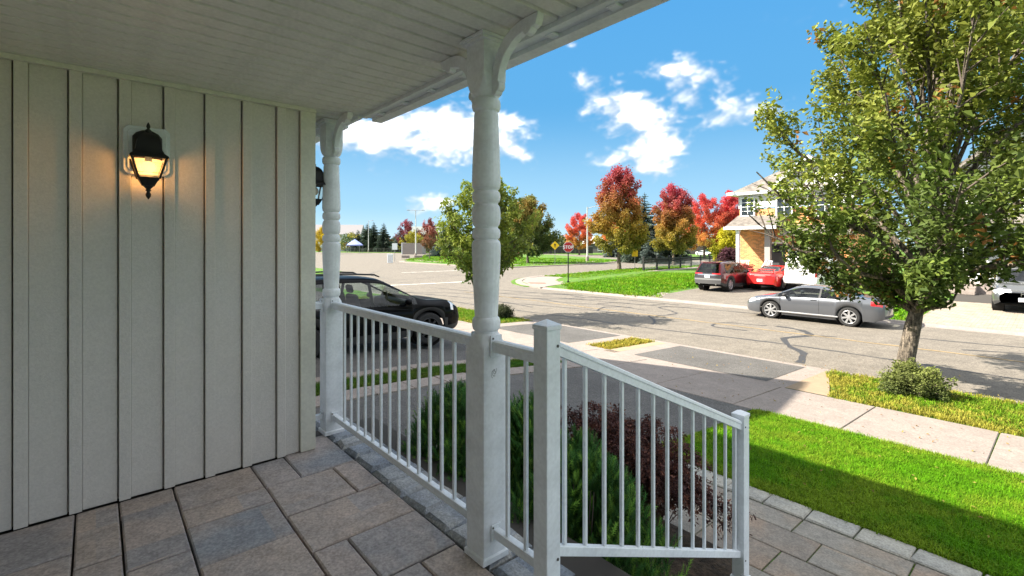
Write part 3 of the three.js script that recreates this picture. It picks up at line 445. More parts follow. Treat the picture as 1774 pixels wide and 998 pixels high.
// a broadleaf tree: env = [[height, radius], ...] of the crown
function tree(name, label, [x, s], o, group) {
  const R = rng(o.seed), y0 = (o.y ?? gy(x, s)) - .03, t = thing(name, label, o.category ?? 'tree', [x, y0, -s], 0, group);
  const env = o.env, top = env.at(-1)[0], fork = o.fork, r0 = o.r, lean = o.lean ?? [0, 0];
  const axis = (h) => v3(lean[0] * h / top + .06 * Math.sin(h * 1.1 + o.seed), h, lean[1] * h / top + .05 * Math.cos(h * 1.3 + o.seed));
  const leaderTop = o.leader ?? top * .8, tp = [], tr = [];
  for (let i = 0; i <= 8; i++) { const h = leaderTop * i / 8; tp.push(i === 0 ? v3(0, -.15, 0) : axis(h)); tr.push(r0 * (i === 0 ? 1.35 : h < fork ? 1 - .2 * h / fork : .62 * (1 - .93 * (h - fork) / (leaderTop - fork)) + .02)); }
  part('trunk', uvm(taper(tp, tr, o.seg ?? 10)), o.bark ?? M.bark, t);
  const items = [], limbs = [], twigs = [], nL = o.limbs;
  const trimmed = (p, r) => { if (!o.cut) return false; const k = 9.9 / (9.9 - .7543 * p.x - .6566 * p.z); return o.cut((.6566 * p.x - .7543 * p.z) * k, 2.78 + (p.y - 2.78) * k, r); }; // the crown is one-sided and lifted over the street
  const put = (p, tone, k = 1) => {
    if (trimmed(p, R())) return;
    if (o.gap && vnoise(p.x * 1.5 + p.y * .8, p.z * 1.5 - p.y * 1.1, o.seed) < o.gap - .12 * R()) return;
    if (o.thin && R() < o.thin * sstep(.5, .75, (p.y - env[0][0]) / (top - env[0][0]))) return;
    const rr = Math.hypot(p.x - axis(p.y).x, p.z - axis(p.y).z), yn = (p.y - env[0][0]) / (top - env[0][0]);
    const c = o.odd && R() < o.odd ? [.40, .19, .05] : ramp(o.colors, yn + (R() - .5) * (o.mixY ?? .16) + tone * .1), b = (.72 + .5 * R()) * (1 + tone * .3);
    items.push([p.x, p.y, p.z, o.clump * (.75 + .5 * R()) * k, R() * 6.28, rgb(c[0] * b, c[1] * b, c[2] * b), (R() - .5) * .7, (R() - .5) * .7]);
  };
  for (let i = 0; i < nL; i++) {
    const f = (i + .5) / nL, az = i * 2.39996 + R() * .5, ye = env[0][0] + (top - env[0][0]) * (.02 + .96 * Math.pow(f, o.pow ?? .85)), rad0 = envAt(env, ye) * (.86 + .26 * R());
    const hs = lerp(fork, leaderTop * .82, Math.max(0, f * 1.1 - .12)), st = axis(hs), dir = v3(Math.cos(az), 0, Math.sin(az)); let rad = rad0; while (rad > .5 && trimmed(axis(ye).setY(ye).addScaledVector(dir, rad), .5)) rad *= .92; const en = axis(ye).clone().setY(ye).addScaledVector(dir, rad);
    const c1 = st.clone().lerp(en, .35); c1.y += (ye - hs) * (o.sweep ?? -.05) + .1 * rad * (ye > hs ? -.3 : 1); const c2 = st.clone().lerp(en, .72); c2.y -= .06 * rad;
    const cur = new THREE.CatmullRomCurve3([st, c1, c2, en]), n = 7, P = [...Array(n + 1)].map((_, k) => cur.getPoint(k / n)), rb = r0 * (.42 - .25 * f) * (o.limbR ?? 1);
    limbs.push(taper(P, P.map((_, k) => rb * (1 - .88 * k / n) + .006), 6));
    const tone = R() - .5, nS = o.subs;
    for (let j = 0; j < nS; j++) {
      const q = .22 + .78 * (j + R() * .7) / nS, p = cur.getPoint(Math.min(1, q)), tg = cur.getTangent(Math.min(1, q)), d = v3(R() - .5, R() - .35, R() - .5).multiplyScalar(1.7).add(tg.multiplyScalar(.75)).normalize(), len = (o.sub ?? .36) * (1.15 - .5 * q) * envAt(env, Math.min(top, Math.max(env[0][0], p.y))) * (.6 + .7 * R()) + .15;
      const e = p.clone().addScaledVector(d, len); e.y += len * .12; if (trimmed(e, .6)) continue; twigs.push(taper([p, p.clone().lerp(e, .5).add(v3(0, len * .05, 0)), e], [rb * .25 + .006, rb * .14 + .005, .004], 4));
      const tone2 = tone + (R() - .5) * .6;
      for (let k = 0; k < o.per; k++) { const u = .25 + .8 * (k + R()) / o.per, w = p.clone().lerp(e, u); w.x += (R() - .5) * o.jit; w.y += (R() - .5) * o.jit; w.z += (R() - .5) * o.jit; put(w, tone2); }
    }
  }
  if (o.each) limbs.forEach((g) => part('limb', uvm(g), o.bark ?? M.bark, t)); else part('limbs', merge(limbs), o.bark ?? M.bark, t).userData.kind = 'stuff';
  part('twigs', merge(twigs), M.twig, t).userData.kind = 'stuff';
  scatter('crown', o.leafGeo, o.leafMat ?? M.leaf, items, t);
  return t;
}
const LG = { near: leafBall(17, .115, .074, .2, 1), far: leafBall(20, .30, .21, .42, 2, .3), mid: leafBall(18, .17, .11, .28, 3), wide: leafBall(14, .6, .45, .8, 4, .3) };
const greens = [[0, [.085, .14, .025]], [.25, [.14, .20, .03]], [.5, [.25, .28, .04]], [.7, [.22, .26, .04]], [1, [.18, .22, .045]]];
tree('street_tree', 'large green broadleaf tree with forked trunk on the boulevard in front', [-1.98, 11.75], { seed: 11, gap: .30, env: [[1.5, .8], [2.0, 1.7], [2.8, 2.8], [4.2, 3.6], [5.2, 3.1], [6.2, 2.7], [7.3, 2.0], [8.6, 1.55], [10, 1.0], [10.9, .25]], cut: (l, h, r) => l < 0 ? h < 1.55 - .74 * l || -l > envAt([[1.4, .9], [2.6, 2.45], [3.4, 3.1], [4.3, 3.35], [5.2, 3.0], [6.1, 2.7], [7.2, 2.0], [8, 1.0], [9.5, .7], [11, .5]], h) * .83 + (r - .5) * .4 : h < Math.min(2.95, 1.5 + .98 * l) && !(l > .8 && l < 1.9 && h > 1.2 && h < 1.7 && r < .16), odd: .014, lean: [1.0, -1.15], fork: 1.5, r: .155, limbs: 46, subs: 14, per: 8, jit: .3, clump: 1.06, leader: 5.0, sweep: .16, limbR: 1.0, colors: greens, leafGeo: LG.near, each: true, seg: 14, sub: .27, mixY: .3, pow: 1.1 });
tree('street_tree', 'loose yellow green tree straight behind the near porch column', [-14.75, 11.4], { seed: 23, env: [[1.75, .6], [2.4, 1.45], [3.2, 1.8], [4.0, 1.5], [4.8, .9], [5.4, .2]], fork: 1.2, r: .08, limbs: 24, subs: 7, per: 5, jit: .26, clump: .8, leader: 4.2, sweep: .1, colors: [[0, [.14, .21, .035]], [.5, [.28, .33, .05]], [1, [.22, .28, .06]]], leafGeo: LG.mid, mixY: .6, sub: .4 });
tree('street_tree', 'dark green tree with orange tinged top, on the island right of the near column', [-54.8, 51.0], { seed: 29, y: -1.32, env: [[1.5, 2.0], [3, 3.5], [5, 3.9], [7, 3.1], [9, 1.9], [10.4, .3]], fork: 1.5, r: .2, limbs: 24, subs: 9, per: 7, jit: .6, clump: 1.1, leader: 8.4, sweep: .1, colors: [[0, [.09, .14, .04]], [.55, [.17, .21, .05]], [.75, [.42, .27, .07]], [1, [.24, .25, .06]]], leafGeo: LG.far, mixY: .4, sub: .4 });
const autumn = [[0, [.26, .28, .04]], [.25, [.42, .34, .05]], [.45, [.50, .29, .07]], [.62, [.46, .21, .08]], [.74, [.48, .11, .10]], [1, [.50, .075, .12]]];
const reds = [[0, [.52, .38, .06]], [.25, [.66, .30, .08]], [.5, [.68, .18, .09]], [1, [.66, .10, .12]]];
const maple = (label, at, h, w, seed, colors, o = {}) => tree('maple_tree', label, at, { seed, thin: .45, y: -1.32, env: [[.17 * h, .30 * w], [.27 * h, .46 * w], [.42 * h, .5 * w], [.6 * h, .42 * w], [.75 * h, .40 * w], [.9 * h, .24 * w], [h, .04 * w]], fork: .17 * h, r: .018 * h, limbs: 26, subs: 8, per: 7, jit: .55, clump: 1, leader: .9 * h, sweep: .1, limbR: .7, colors, leafGeo: LG.far, leafMat: M.leafFar, sub: .34, mixY: .14, ...o }, 'red and orange maples along the cross street');
maple('tallest maple, crimson above and gold below, on the corner lawn', [-33.6, 45.7], 12, 5.9, 41, autumn);
maple('crimson topped maple with olive skirt behind the black fence', [-36.2, 62], 11.6, 5.6, 47, autumn.map(([a, c]) => [a * .92, c]));
maple('broad red and orange maple beside the brick house', [-47, 92], 13.2, 9.4, 53, reds);
maple('slim red maple glimpsed between the broad maple and brick house', [-43.5, 96], 14, 5, 59, reds.map(([a, c]) => [a * .8, c]));
maple('red orange maple leftmost of the pair on the grass island', [-92, 106], 12.4, 8.2, 61, reds);
maple('orange red maple at the right of the pair on the island', [-80, 108], 10.4, 8, 67, reds.map(([a, c]) => [a, [c[0], c[1] * 1.25, c[2]]]));
tree('maple_tree', 'thin half bare red maple by the parking lot lamp post', [-86, 52.2], { seed: 71, y: -1.32, env: [[2.2, .8], [4, 1.9], [6, 1.8], [7.6, .9], [8.4, .1]], fork: 2, r: .11, limbs: 14, subs: 6, per: 3, jit: .5, clump: .8, leader: 7.6, sweep: .1, colors: [[0, [.22, .13, .06]], [.5, [.34, .12, .08]], [1, [.40, .10, .12]]], leafGeo: LG.far }, null);
const spruceSpray = (() => { const R = rng(9), pos = []; for (let i = 0; i < 46; i++) { const t = i / 46, x = t, side = (i % 2 ? 1 : -1), l = .34 * (1.05 - t) + .06, d = side * (.5 + .5 * R()), y = -.12 * t * t + (R() - .5) * .05, dy = -.10 - .1 * R(); pos.push(x - .05, y, 0, x + .05, y, 0, x + .12 + .1 * R(), y + dy, d * l); pos.push(x, y + .02, -.01, x, y + .02, .01, x + .16, y + .02 + .1 * R(), d * l * .4); } const g = new THREE.BufferGeometry(); g.setAttribute('position', new THREE.Float32BufferAttribute(pos, 3)); g.computeVertexNormals(); return g; })();
function spruce(label, [x, s], h, w, seed, col, group) {
  const R = rng(seed), t = thing('spruce_tree', label, 'spruce tree', [x, -1.34, -s], 0, group), items = []; part('trunk', taper([v3(0, -.1, 0), v3(0, h * .5, 0), v3(0, h, 0)], [h * .017, h * .011, .02], 7), M.bark, t);
  const rows = Math.round(h * 2.6); for (let j = 0; j < rows; j++) { const f = j / rows, y = h * (.05 + .95 * f), r = w / 2 * (1.04 - f) ** .85 * (.85 + .3 * R()), n = Math.max(4, Math.round(11 * (1 - f) + 4)); for (let k = 0; k < n; k++) { const b = (.65 + .6 * R()); items.push([0, y + (R() - .5) * .25, 0, r * (.75 + .45 * R()), (k + R() * .8) / n * 6.283, rgb(col[0] * b, col[1] * b, col[2] * b), 0, -.12 + .45 * f + (R() - .5) * .3, 1.1]); } }
  scatter('crown', spruceSpray, M.needle, items, t); return t;
}
const BG = [.075, .105, .075], DG = [.06, .09, .055], BLUE = [.12, .16, .145];
spruce('dark spruce rising between the two tall maples', [-45, 68], 11.5, 6.5, 81, BG);
spruce('dark spruce just left of the second maple', [-41, 69], 9.5, 6, 82, DG);
spruce('small blue grey spruce below the spruce between the maples', [-41.5, 64.5], 5.2, 3.6, 83, BLUE);
spruce('grey green spruce beside the tree behind the near column', [-101, 66], 8.4, 7.6, 84, BLUE);
spruce('short blue spruce behind the grass island lamp pole', [-70, 93], 6.2, 5, 85, BLUE);
spruce('low spruce under the tallest maple', [-58, 83], 4.6, 4.2, 86, BG);
for (const [px, h, w, c, l] of [[-196, 9.5, 8, BLUE, 'blue spruce just right of the corner porch column'], [-190, 12, 8, DG, 'dark spruce behind the blue canopy'], [-186, 12.5, 8, DG, 'tall dark spruce beside the parking lot lamp post'], [-180, 12, 7.5, BG, 'dark spruce right of the parking lot lamp post'], [-171, 9, 7, BLUE, 'blue spruce in front of the far red maple']]) spruce(l, [px, 84 + (px + 196) * .25], h, w, 90 + px * -1, c);
const bush = (name, label, [x, s], h, w, seed, colors, o = {}) => tree(name, label, [x, s], { seed, y: o.y ?? -1.32, env: [[h * .1, w * .38], [h * .35, w * .5], [h * .7, w * .42], [h, w * .1]], fork: h * .1, r: .03 * h, limbs: 18, subs: 6, per: 6, jit: .3 * w / 2, clump: o.clump ?? 1, leader: h * .8, limbR: .6, colors, leafGeo: o.geo ?? LG.far, category: o.cat ?? 'tree', sub: .4 }, o.group);
const Y = [[0, [.40, .33, .02]], [1, [.60, .46, .03]]], YG = [[0, [.24, .26, .03]], [1, [.46, .42, .05]]], OL = [[0, [.10, .11, .03]], [1, [.20, .17, .06]]];
bush('yellow_tree', 'bright yellow tree left of the corner porch column', [-161, 57], 8.6, 6.5, 101, Y);
bush('maple_tree', 'crimson round maple above the far yellow tree', [-168, 92], 13, 9, 102, [[0, [.22, .07, .06]], [1, [.34, .06, .09]]]);
bush('yellow_tree', 'yellow green spreading tree behind the parking lot', [-152, 86], 7.6, 9, 103, YG);
bush('olive_tree', 'brown olive tree right of the far yellow green tree', [-140, 86], 7.8, 7, 104, OL);
bush('olive_tree', 'green leafy tree behind the utility enclosure', [-136, 92], 8.8, 9, 105, [[0, [.10, .14, .03]], [1, [.2, .24, .06]]]);
bush('yellow_shrub', 'bright yellow shrub at the corner of the brick house', [-23.8, 52.3], 4.2, 3.6, 106, [[0, [.36, .36, .02]], [1, [.52, .48, .03]]], { y: -1.1, cat: 'shrub', geo: LG.mid, clump: 1.0 });
bush('purple_shrub', 'dark purple shrub below the yellow shrub', [-22.2, 48.6], 2.0, 2.4, 107, [[0, [.05, .02, .03]], [1, [.11, .04, .06]]], { y: -1.1, cat: 'shrub', geo: LG.mid });
bush('boulevard_shrub', 'dark low shrub at the foot of the tree behind the near column', [-14.0, 11.6], .3, .6, 108, [[0, [.03, .05, .02]], [1, [.06, .08, .03]]], { y: -1.3, cat: 'shrub', geo: LG.near, clump: .45 });
bush('boulevard_shrub', 'leafy light green shrub around the base of the large street tree', [-1.8, 11.2], .42, .75, 109, [[0, [.05, .08, .02]], [1, [.22, .26, .07]]], { y: -1.28, cat: 'shrub', geo: LG.near, clump: .42 });
// far belt of trees that reads as one mass
{ const R = rng(140), items = []; for (let i = 0; i < 900; i++) { const a = R(), x = lerp(-330, -40, a), s = lerp(92, 225, a) + R() * 26 + 12, k = R(), c = k < .12 ? [.3, .12, .05] : k < .3 ? [.25, .22, .05] : [.07, .1, .04], b = .7 + .6 * R(); items.push([x, -1 + R() * (5 + 4 * vnoise(x * .06, 1, 3)), -s, 2 + 1.6 * R(), R() * 6.3, rgb(c[0] * b, c[1] * b, c[2] * b)]); }
  for (let i = 0; i < 420; i++) { const a = R(), x = lerp(-215, -112, a), s = lerp(76, 112, a) + R() * 9, k = R(), c = k < .1 ? [.34, .13, .06] : k < .3 ? [.3, .27, .05] : [.1, .14, .05], b = .7 + .6 * R(); items.push([x, -1 + R() * (3 + 4.5 * vnoise(x * .09, 4, 7)), -s, 1.2 + .8 * R(), R() * 6.3, rgb(c[0] * b, c[1] * b, c[2] * b)]); }
  tag(scatter('far_trees', LG.wide, M.leaf, items, scene), 'low mixed belt of trees along the far horizon', 'trees', null, 'stuff'); }

// clipped yews and a barberry in the bed below the porch
struct('planting_bed', sheet(1.62, 3.45, -3.05, -1.44, .012, { ds: .4 }), M.soil);
const yewSprig = (() => { const R = rng(6), pos = []; for (let i = 0; i < 40; i++) { const t = .1 + .9 * i / 40, a = i * 2.4, l = .024 * (1.1 - .45 * t), w = .0022, c = Math.cos(a), s = Math.sin(a), y = .115 * t, ty = y + .012 + .006 * R(); pos.push(-s * w, y, c * w, s * w, y, -c * w, c * l, ty, s * l); } for (const a of [0, 2.1, 4.2]) { const b = a + 2.1; pos.push(.0016 * Math.cos(a), 0, .0016 * Math.sin(a), .0016 * Math.cos(b), 0, .0016 * Math.sin(b), 0, .12, 0); } const g = new THREE.BufferGeometry(); g.setAttribute('position', new THREE.Float32BufferAttribute(pos, 3)); g.computeVertexNormals(); return g; })();
function yew(label, [x, s], h, rx, rs, seed, n) {
  const R = rng(seed), t = thing('yew_shrub', label, 'shrub', [x, -.75, -s]), items = [], stems = [];
  for (let i = 0; i < n; i++) { const a = R() * 6.283, f = Math.pow(R(), .7), yy = h * f, k = Math.sqrt(R()) * .35 + .68, wd = (.75 + .5 * Math.sin(Math.PI * Math.min(1, f * .9 + .15))) * (1 - .45 * f * f) * (1 + .25 * Math.sin(a * 3 + seed) + .15 * Math.sin(a * 7 + yy * 9)); const inner = R() < .3 ? R() : 1; const px = Math.cos(a) * rx * wd * k * inner, pz = Math.sin(a) * rs * wd * k * inner, b = .55 + .9 * R(), young = R() > .72; const c = young ? [.17, .33, .045] : [.05, .15, .03]; items.push([px, yy - .12 + .12 * vnoise(px * 9, pz * 9, seed), pz, .55 + .6 * R(), R() * 6.28, rgb(c[0] * b, c[1] * b, c[2] * b), -Math.sin(a) * .0 + (R() - .5) * 1.1 + .4 * Math.sin(a) * (1 - f), (R() - .5) * 1.1 - .4 * Math.cos(a) * (1 - f)]); }
  for (let i = 0; i < 40; i++) { const a = R() * 6.28, r = R() * .8; stems.push(taper([v3(.1 * Math.cos(a), 0, .1 * Math.sin(a)), v3(rx * r * .7 * Math.cos(a), h * .45, rs * r * .7 * Math.sin(a)), v3(rx * r * Math.cos(a), h * .92, rs * r * Math.sin(a))], [.01, .006, .002], 4)); }
  part('stems', merge(stems), M.twig, t).userData.kind = 'stuff'; scatter('foliage', yewSprig, M.needle, items, t); return t;
}
yew('tall dark yew shrub below the long railing, left of the near column', [-2.85, 2.0], 1.12, .42, .36, 151, 5800);
yew('yew shrub between the near column and the newel post', [-2.35, 2.15], 1.12, .36, .36, 152, 5600);
yew('yew shrub with bright new shoots behind the sloping stair railing', [-1.83, 2.1], 1.0, .36, .40, 153, 6400);
{
  const R = rng(161), t = thing('barberry_shrub', 'dark red twiggy barberry shrub beyond the stair railing', 'shrub', [-2.3, -.76, -3.28]), stems = [], items = [];
  for (let i = 0; i < 260; i++) { const a = R() * 6.283, rx = .78 * (.35 + .75 * R()), rz = .42 * (.35 + .75 * R()), hh = (.54 + .38 * R()) * (1 - .32 * sstep(.1, .8, Math.cos(a) * rx)) * .9, b = v3((R() - .5) * .6, 0, (R() - .5) * .25), e = v3(b.x * .6 + Math.cos(a) * rx, hh * (.55 + .4 * R()), Math.sin(a) * rz), m = b.clone().lerp(e, .5); m.y = hh * .95; const cur = new THREE.CatmullRomCurve3([b, m, e]), P = [...Array(6)].map((_, k) => cur.getPoint(k / 5)); stems.push(taper(P, P.map((_, k) => .0042 - .0006 * k), 3));
    for (let k = 0; k < 20; k++) { const p = cur.getPoint(.2 + .8 * (k + R()) / 20), q = .6 + .8 * R(), u = R(), c = u < .3 ? [.20, .08, .055] : [.085, .035, .033]; items.push([p.x + (R() - .5) * .03, p.y + (R() - .5) * .03, p.z + (R() - .5) * .03, .7 + .6 * R(), R() * 6.28, rgb(c[0] * q, c[1] * q, c[2] * q), (R() - .5) * 2, (R() - .5) * 2]); } }
  part('stems', merge(stems), mat({ color: rgb(.17, .085, .07), roughness: .9 }), t).userData.kind = 'stuff';
  scatter('foliage', leafBall(7, .026, .012, .03, 162), M.leaf, items, t);
}
// grass
const tuft = (n, h, w, r, seed) => { const R = rng(seed), pos = []; for (let i = 0; i < n; i++) { const a = R() * 6.283, b = R() * 6.283, q = Math.sqrt(R()) * r, x = Math.cos(b) * q, z = Math.sin(b) * q, l = h * (.55 + .7 * R()), ln = .25 + .75 * R(), dx = Math.cos(a), dz = Math.sin(a), ww = w * (.7 + .5 * R()) / 2, m = [x + dx * l * ln * .3, l * .62, z + dz * l * ln * .3], e = [x + dx * l * ln * .85, l * (.98 - .25 * ln), z + dz * l * ln * .85], sx = -dz * ww, sz = dx * ww; const A = [x - sx, 0, z - sz], B = [x + sx, 0, z + sz], C = [m[0] - sx * .8, m[1], m[2] - sz * .8], D = [m[0] + sx * .8, m[1], m[2] + sz * .8]; for (const v of [A, B, D, A, D, C, C, D, e]) pos.push(...v); } const g = new THREE.BufferGeometry(); g.setAttribute('position', new THREE.Float32BufferAttribute(pos, 3)); g.computeVertexNormals(); return g; };
M.grass = new THREE.MeshPhysicalMaterial({ color: 0xffffff, roughness: .7, transmission: .35, thickness: 0, side: THREE.DoubleSide, specularIntensity: .15 });
function lawn(label, s0, s1, x0, x1, step, geo, seed, pal, y) {
  const R = rng(seed), items = [], f0 = typeof x0 === 'function' ? x0 : () => x0, f1 = typeof x1 === 'function' ? x1 : () => x1;
  for (let s = s0; s < s1; s += step) for (let x = f0(s); x < f1(s); x += step) {
    const px = x + (R() - .5) * step * 1.6, ps = s + (R() - .5) * step * 1.6, n = fbm(px * .9, ps * .9, seed, 3), m = vnoise(px * 4, ps * 4, seed + 5), edge = Math.min(ps - s0, s1 - ps, px - f0(ps), f1(ps) - px);
    const dry = sstep(.46, .84, n * .55 + m * .35 + R() * .28 + (edge < .16 ? (pal[2] ?? .12) : 0)), k = .6 + .7 * R();
    items.push([px, (y ?? gy(px, ps)) - .012, -ps, .8 + .5 * R(), R() * 6.28, mixc(pal[0], pal[1], dry, k), (R() - .5) * .3, (R() - .5) * .3]);
  }
  return tag(scatter('grass', geo, M.grass, items, scene), label, 'grass', null, 'stuff');
}
const GN = tuft(11, .062, .0048, .032, 171), GM = tuft(9, .075, .011, .06, 172), GF = tuft(9, .13, .035, .2, 173);
const lush = [[.105, .285, .004], [.21, .32, .018]], dryer = [[.14, .28, .012], [.34, .32, .05], .2], sere = [[.26, .27, .03], [.42, .35, .06], .2];
lawn('thick bright green front lawn beside the walkway and sidewalk', 4.66, 7.72, (s) => -2.98 - .1 * sstep(6, 7.7, s), 1.5, .027, GN, 181, lush);
lawn('patchy boulevard grass with dry edges around the street tree', 9.8, 12.18, (s) => -2.7 - .6 * sstep(10, 12.2, s), 6, .055, GM, 182, dryer);
lawn('yellowed grass on the small island between two driveway aprons', 10.02, 12.1, -8.33, -7.68, .055, GM, 183, sere);
lawn('boulevard grass behind the near column by the tree', 9.8, 12.18, -24, -12.8, .085, GM, 184, dryer);
lawn('narrow grass strip between two driveways', 1.9, 7.7, -7.71, -7.09, .04, GN, 185, [[.07, .19, .015], [.14, .2, .03]]);
lawn('large bright lawn on the corner across the street', 22.45, 43, (s) => s < 27 ? lerp(-20.5, -23.2, sstep(22.4, 25.5, s)) : lerp(-23.4, -27.3, (s - 27) / 16), (s) => -14.8 + .8 * sstep(25, 22.4, s) - .4 * sstep(22.4, 25, s) , .22, GF, 186, lush);
lawn('strip of lawn between path and cross street under the maple', 30.5, 60, (s) => crossEdge(s) + .4, (s) => s < 44 ? lerp(-26, -29.3, (s - 30) / 14) : lerp(-29.3, -31, (s - 44) / 20), .3, GF, 187, lush);
lawn('grass on the island across the intersection', 38.5, 74, (s) => s < 42.5 ? -74 + (42.5 - s) * 5 : lerp(-79, -122, (s - 42.5) / 31.5), (s) => s < 60 ? -48 : -48 - (s - 60) * .4, .75, tuft(9, .16, .1, .45, 174), 188, lush, -1.32);
lawn('small front lawn strip beside the paver driveway across the street', 22.45, 30, -8.2, -3.7, .2, GF, 189, lush);
{ // a few fallen leaves
  const R = rng(195), it = []; for (let i = 0; i < 420; i++) { const z = R(), x = lerp(-6.5, 2.5, R()), s = z < .3 ? lerp(4.7, 7.7, R()) : z < .62 ? lerp(9.8, 12.3, R()) : z < .8 ? lerp(7.8, 9.7, R()) : lerp(12.4, 14.5, R()), c = R() < .5 ? [.30, .17, .06] : [.36, .28, .07], k = .6 + .6 * R(); if (x < -2.7 && s < 7.7) continue; it.push([x, (s > 12.6 ? STREET : gy(x, s)) + (s > 9.75 && s < 12.2 || s < 7.72 ? .05 : .02), -s, .5 + .4 * R(), R() * 6.28, rgb(c[0] * k, c[1] * k, c[2] * k), (R() - .5) * .9, (R() - .5) * .9]); }
  tag(scatter('fallen_leaves', leafBall(1, .075, .05, .005, 196, 3), M.leaf, it, scene), 'scattered tan fallen leaves on the lawn, walk and boulevard', 'leaves', null, 'stuff');
}
{ // neighbour's gabled house, left of the frame: its gable shades the driveways
  const h = thing('neighbour_house', 'tall gabled neighbouring house beyond the garage, casting shade on the driveways', 'house');
  part('wall', uvm(box(5.8, 6.1, 9, -11.2, 2.3, 2.8)), M.brick, h);
  part('gable', uvm(prism([[-2.9, 0], [2.9, 0], [0, 2.9]], 8.9)).translate(-11.2, 5.36, 2.75), M.siding, h);
  for (const d of [-1, 1]) part('roof', uvm(box(4.75, .16, 9.9, 0, 0, 0)).rotateZ(d * Math.PI / 4).translate(-11.2 - d * 1.62, 6.75, 2.8), M.shingle, h);
  const win = (x, y, w, hh) => { const f = part('window', [box(w + .12, .07, .05, x, y + hh / 2, -1.73), box(w + .12, .07, .05, x, y - hh / 2, -1.73), box(.07, hh, .05, x - w / 2, y, -1.73), box(.07, hh, .05, x + w / 2, y, -1.73)], M.white, h); part('pane', box(w, hh, .03, x, y, -1.715), M.darkGlass, f); };
  win(-12.4, 3.4, 1.1, 1.4); win(-10.0, 3.4, 1.1, 1.4);
}

// ---------------------------------------------------------------- vehicles (x forward, z across, y up; rear bumper at x = 0 before centring)
const paint = (r, g, b, metal = .35) => new THREE.MeshPhysicalMaterial({ color: rgb(r, g, b), roughness: .32, metalness: metal, clearcoat: 1, clearcoatRoughness: .06 });
const C = {
  chrome: mat({ color: rgb(.62, .63, .64), roughness: .18, metalness: 1 }), alloy: mat({ color: rgb(.50, .51, .53), roughness: .35, metalness: .7 }), darkAlloy: mat({ color: rgb(.05, .05, .055), roughness: .4, metalness: .6 }),
  plastic: mat({ color: rgb(.035, .036, .038), roughness: .6 }), red: new THREE.MeshPhysicalMaterial({ color: rgb(.40, .02, .025), roughness: .15, clearcoat: 1 }), lamp: new THREE.MeshPhysicalMaterial({ color: rgb(.78, .8, .82), roughness: .12, clearcoat: 1, metalness: .2 }),
  tint: new THREE.MeshPhysicalMaterial({ color: rgb(.60, .66, .66), transmission: 1, roughness: .03, thickness: 0, ior: 1.5 }), privacy: new THREE.MeshPhysicalMaterial({ color: rgb(.16, .18, .2), transmission: 1, roughness: .03, thickness: 0, ior: 1.6 }),
  seat: mat({ color: rgb(.03, .03, .032), roughness: .9 }), liner: mat({ color: rgb(.012, .012, .012), roughness: 1 }), plate: mat({ color: rgb(.72, .74, .78), roughness: .4 }), orange: mat({ color: rgb(.7, .2, .02), roughness: .3 }), seam: mat({ color: rgb(.02, .02, .02), roughness: .8 }),
};
function wheelGeo(r, w, n, fat) {
  const p = [[r * .66, -w / 2], [r * .9, -w / 2], [r * .975, -w * .42], [r, -w * .3], [r, w * .3], [r * .975, w * .42], [r * .9, w / 2], [r * .66, w / 2]].map((q) => new THREE.Vector2(...q));
  const tyre = new THREE.LatheGeometry(p, 36).rotateX(Math.PI / 2);
  const rim = [new THREE.TorusGeometry(r * .665, r * .035, 6, 32).translate(0, 0, w * .47), new THREE.CylinderGeometry(r * .67, r * .6, w * .8, 28, 1, true).rotateX(Math.PI / 2), new THREE.CylinderGeometry(r * .15, r * .17, w * .2, 16).rotateX(Math.PI / 2).translate(0, 0, w * .42)];
  for (let k = 0; k < n; k++) rim.push(prism([[-r * fat, r * .1], [r * fat, r * .1], [r * fat * 1.25, r * .66], [-r * fat * 1.25, r * .66]], w * .14, .004).translate(0, 0, w * .40).rotateZ(k / n * Math.PI * 2));
  const disc = new THREE.CylinderGeometry(r * .45, r * .45, .02, 20).rotateX(Math.PI / 2).translate(0, 0, w * .12);
  return { tyre: toCreasedNormals(tyre, .5), rim: merge(rim), disc };
}
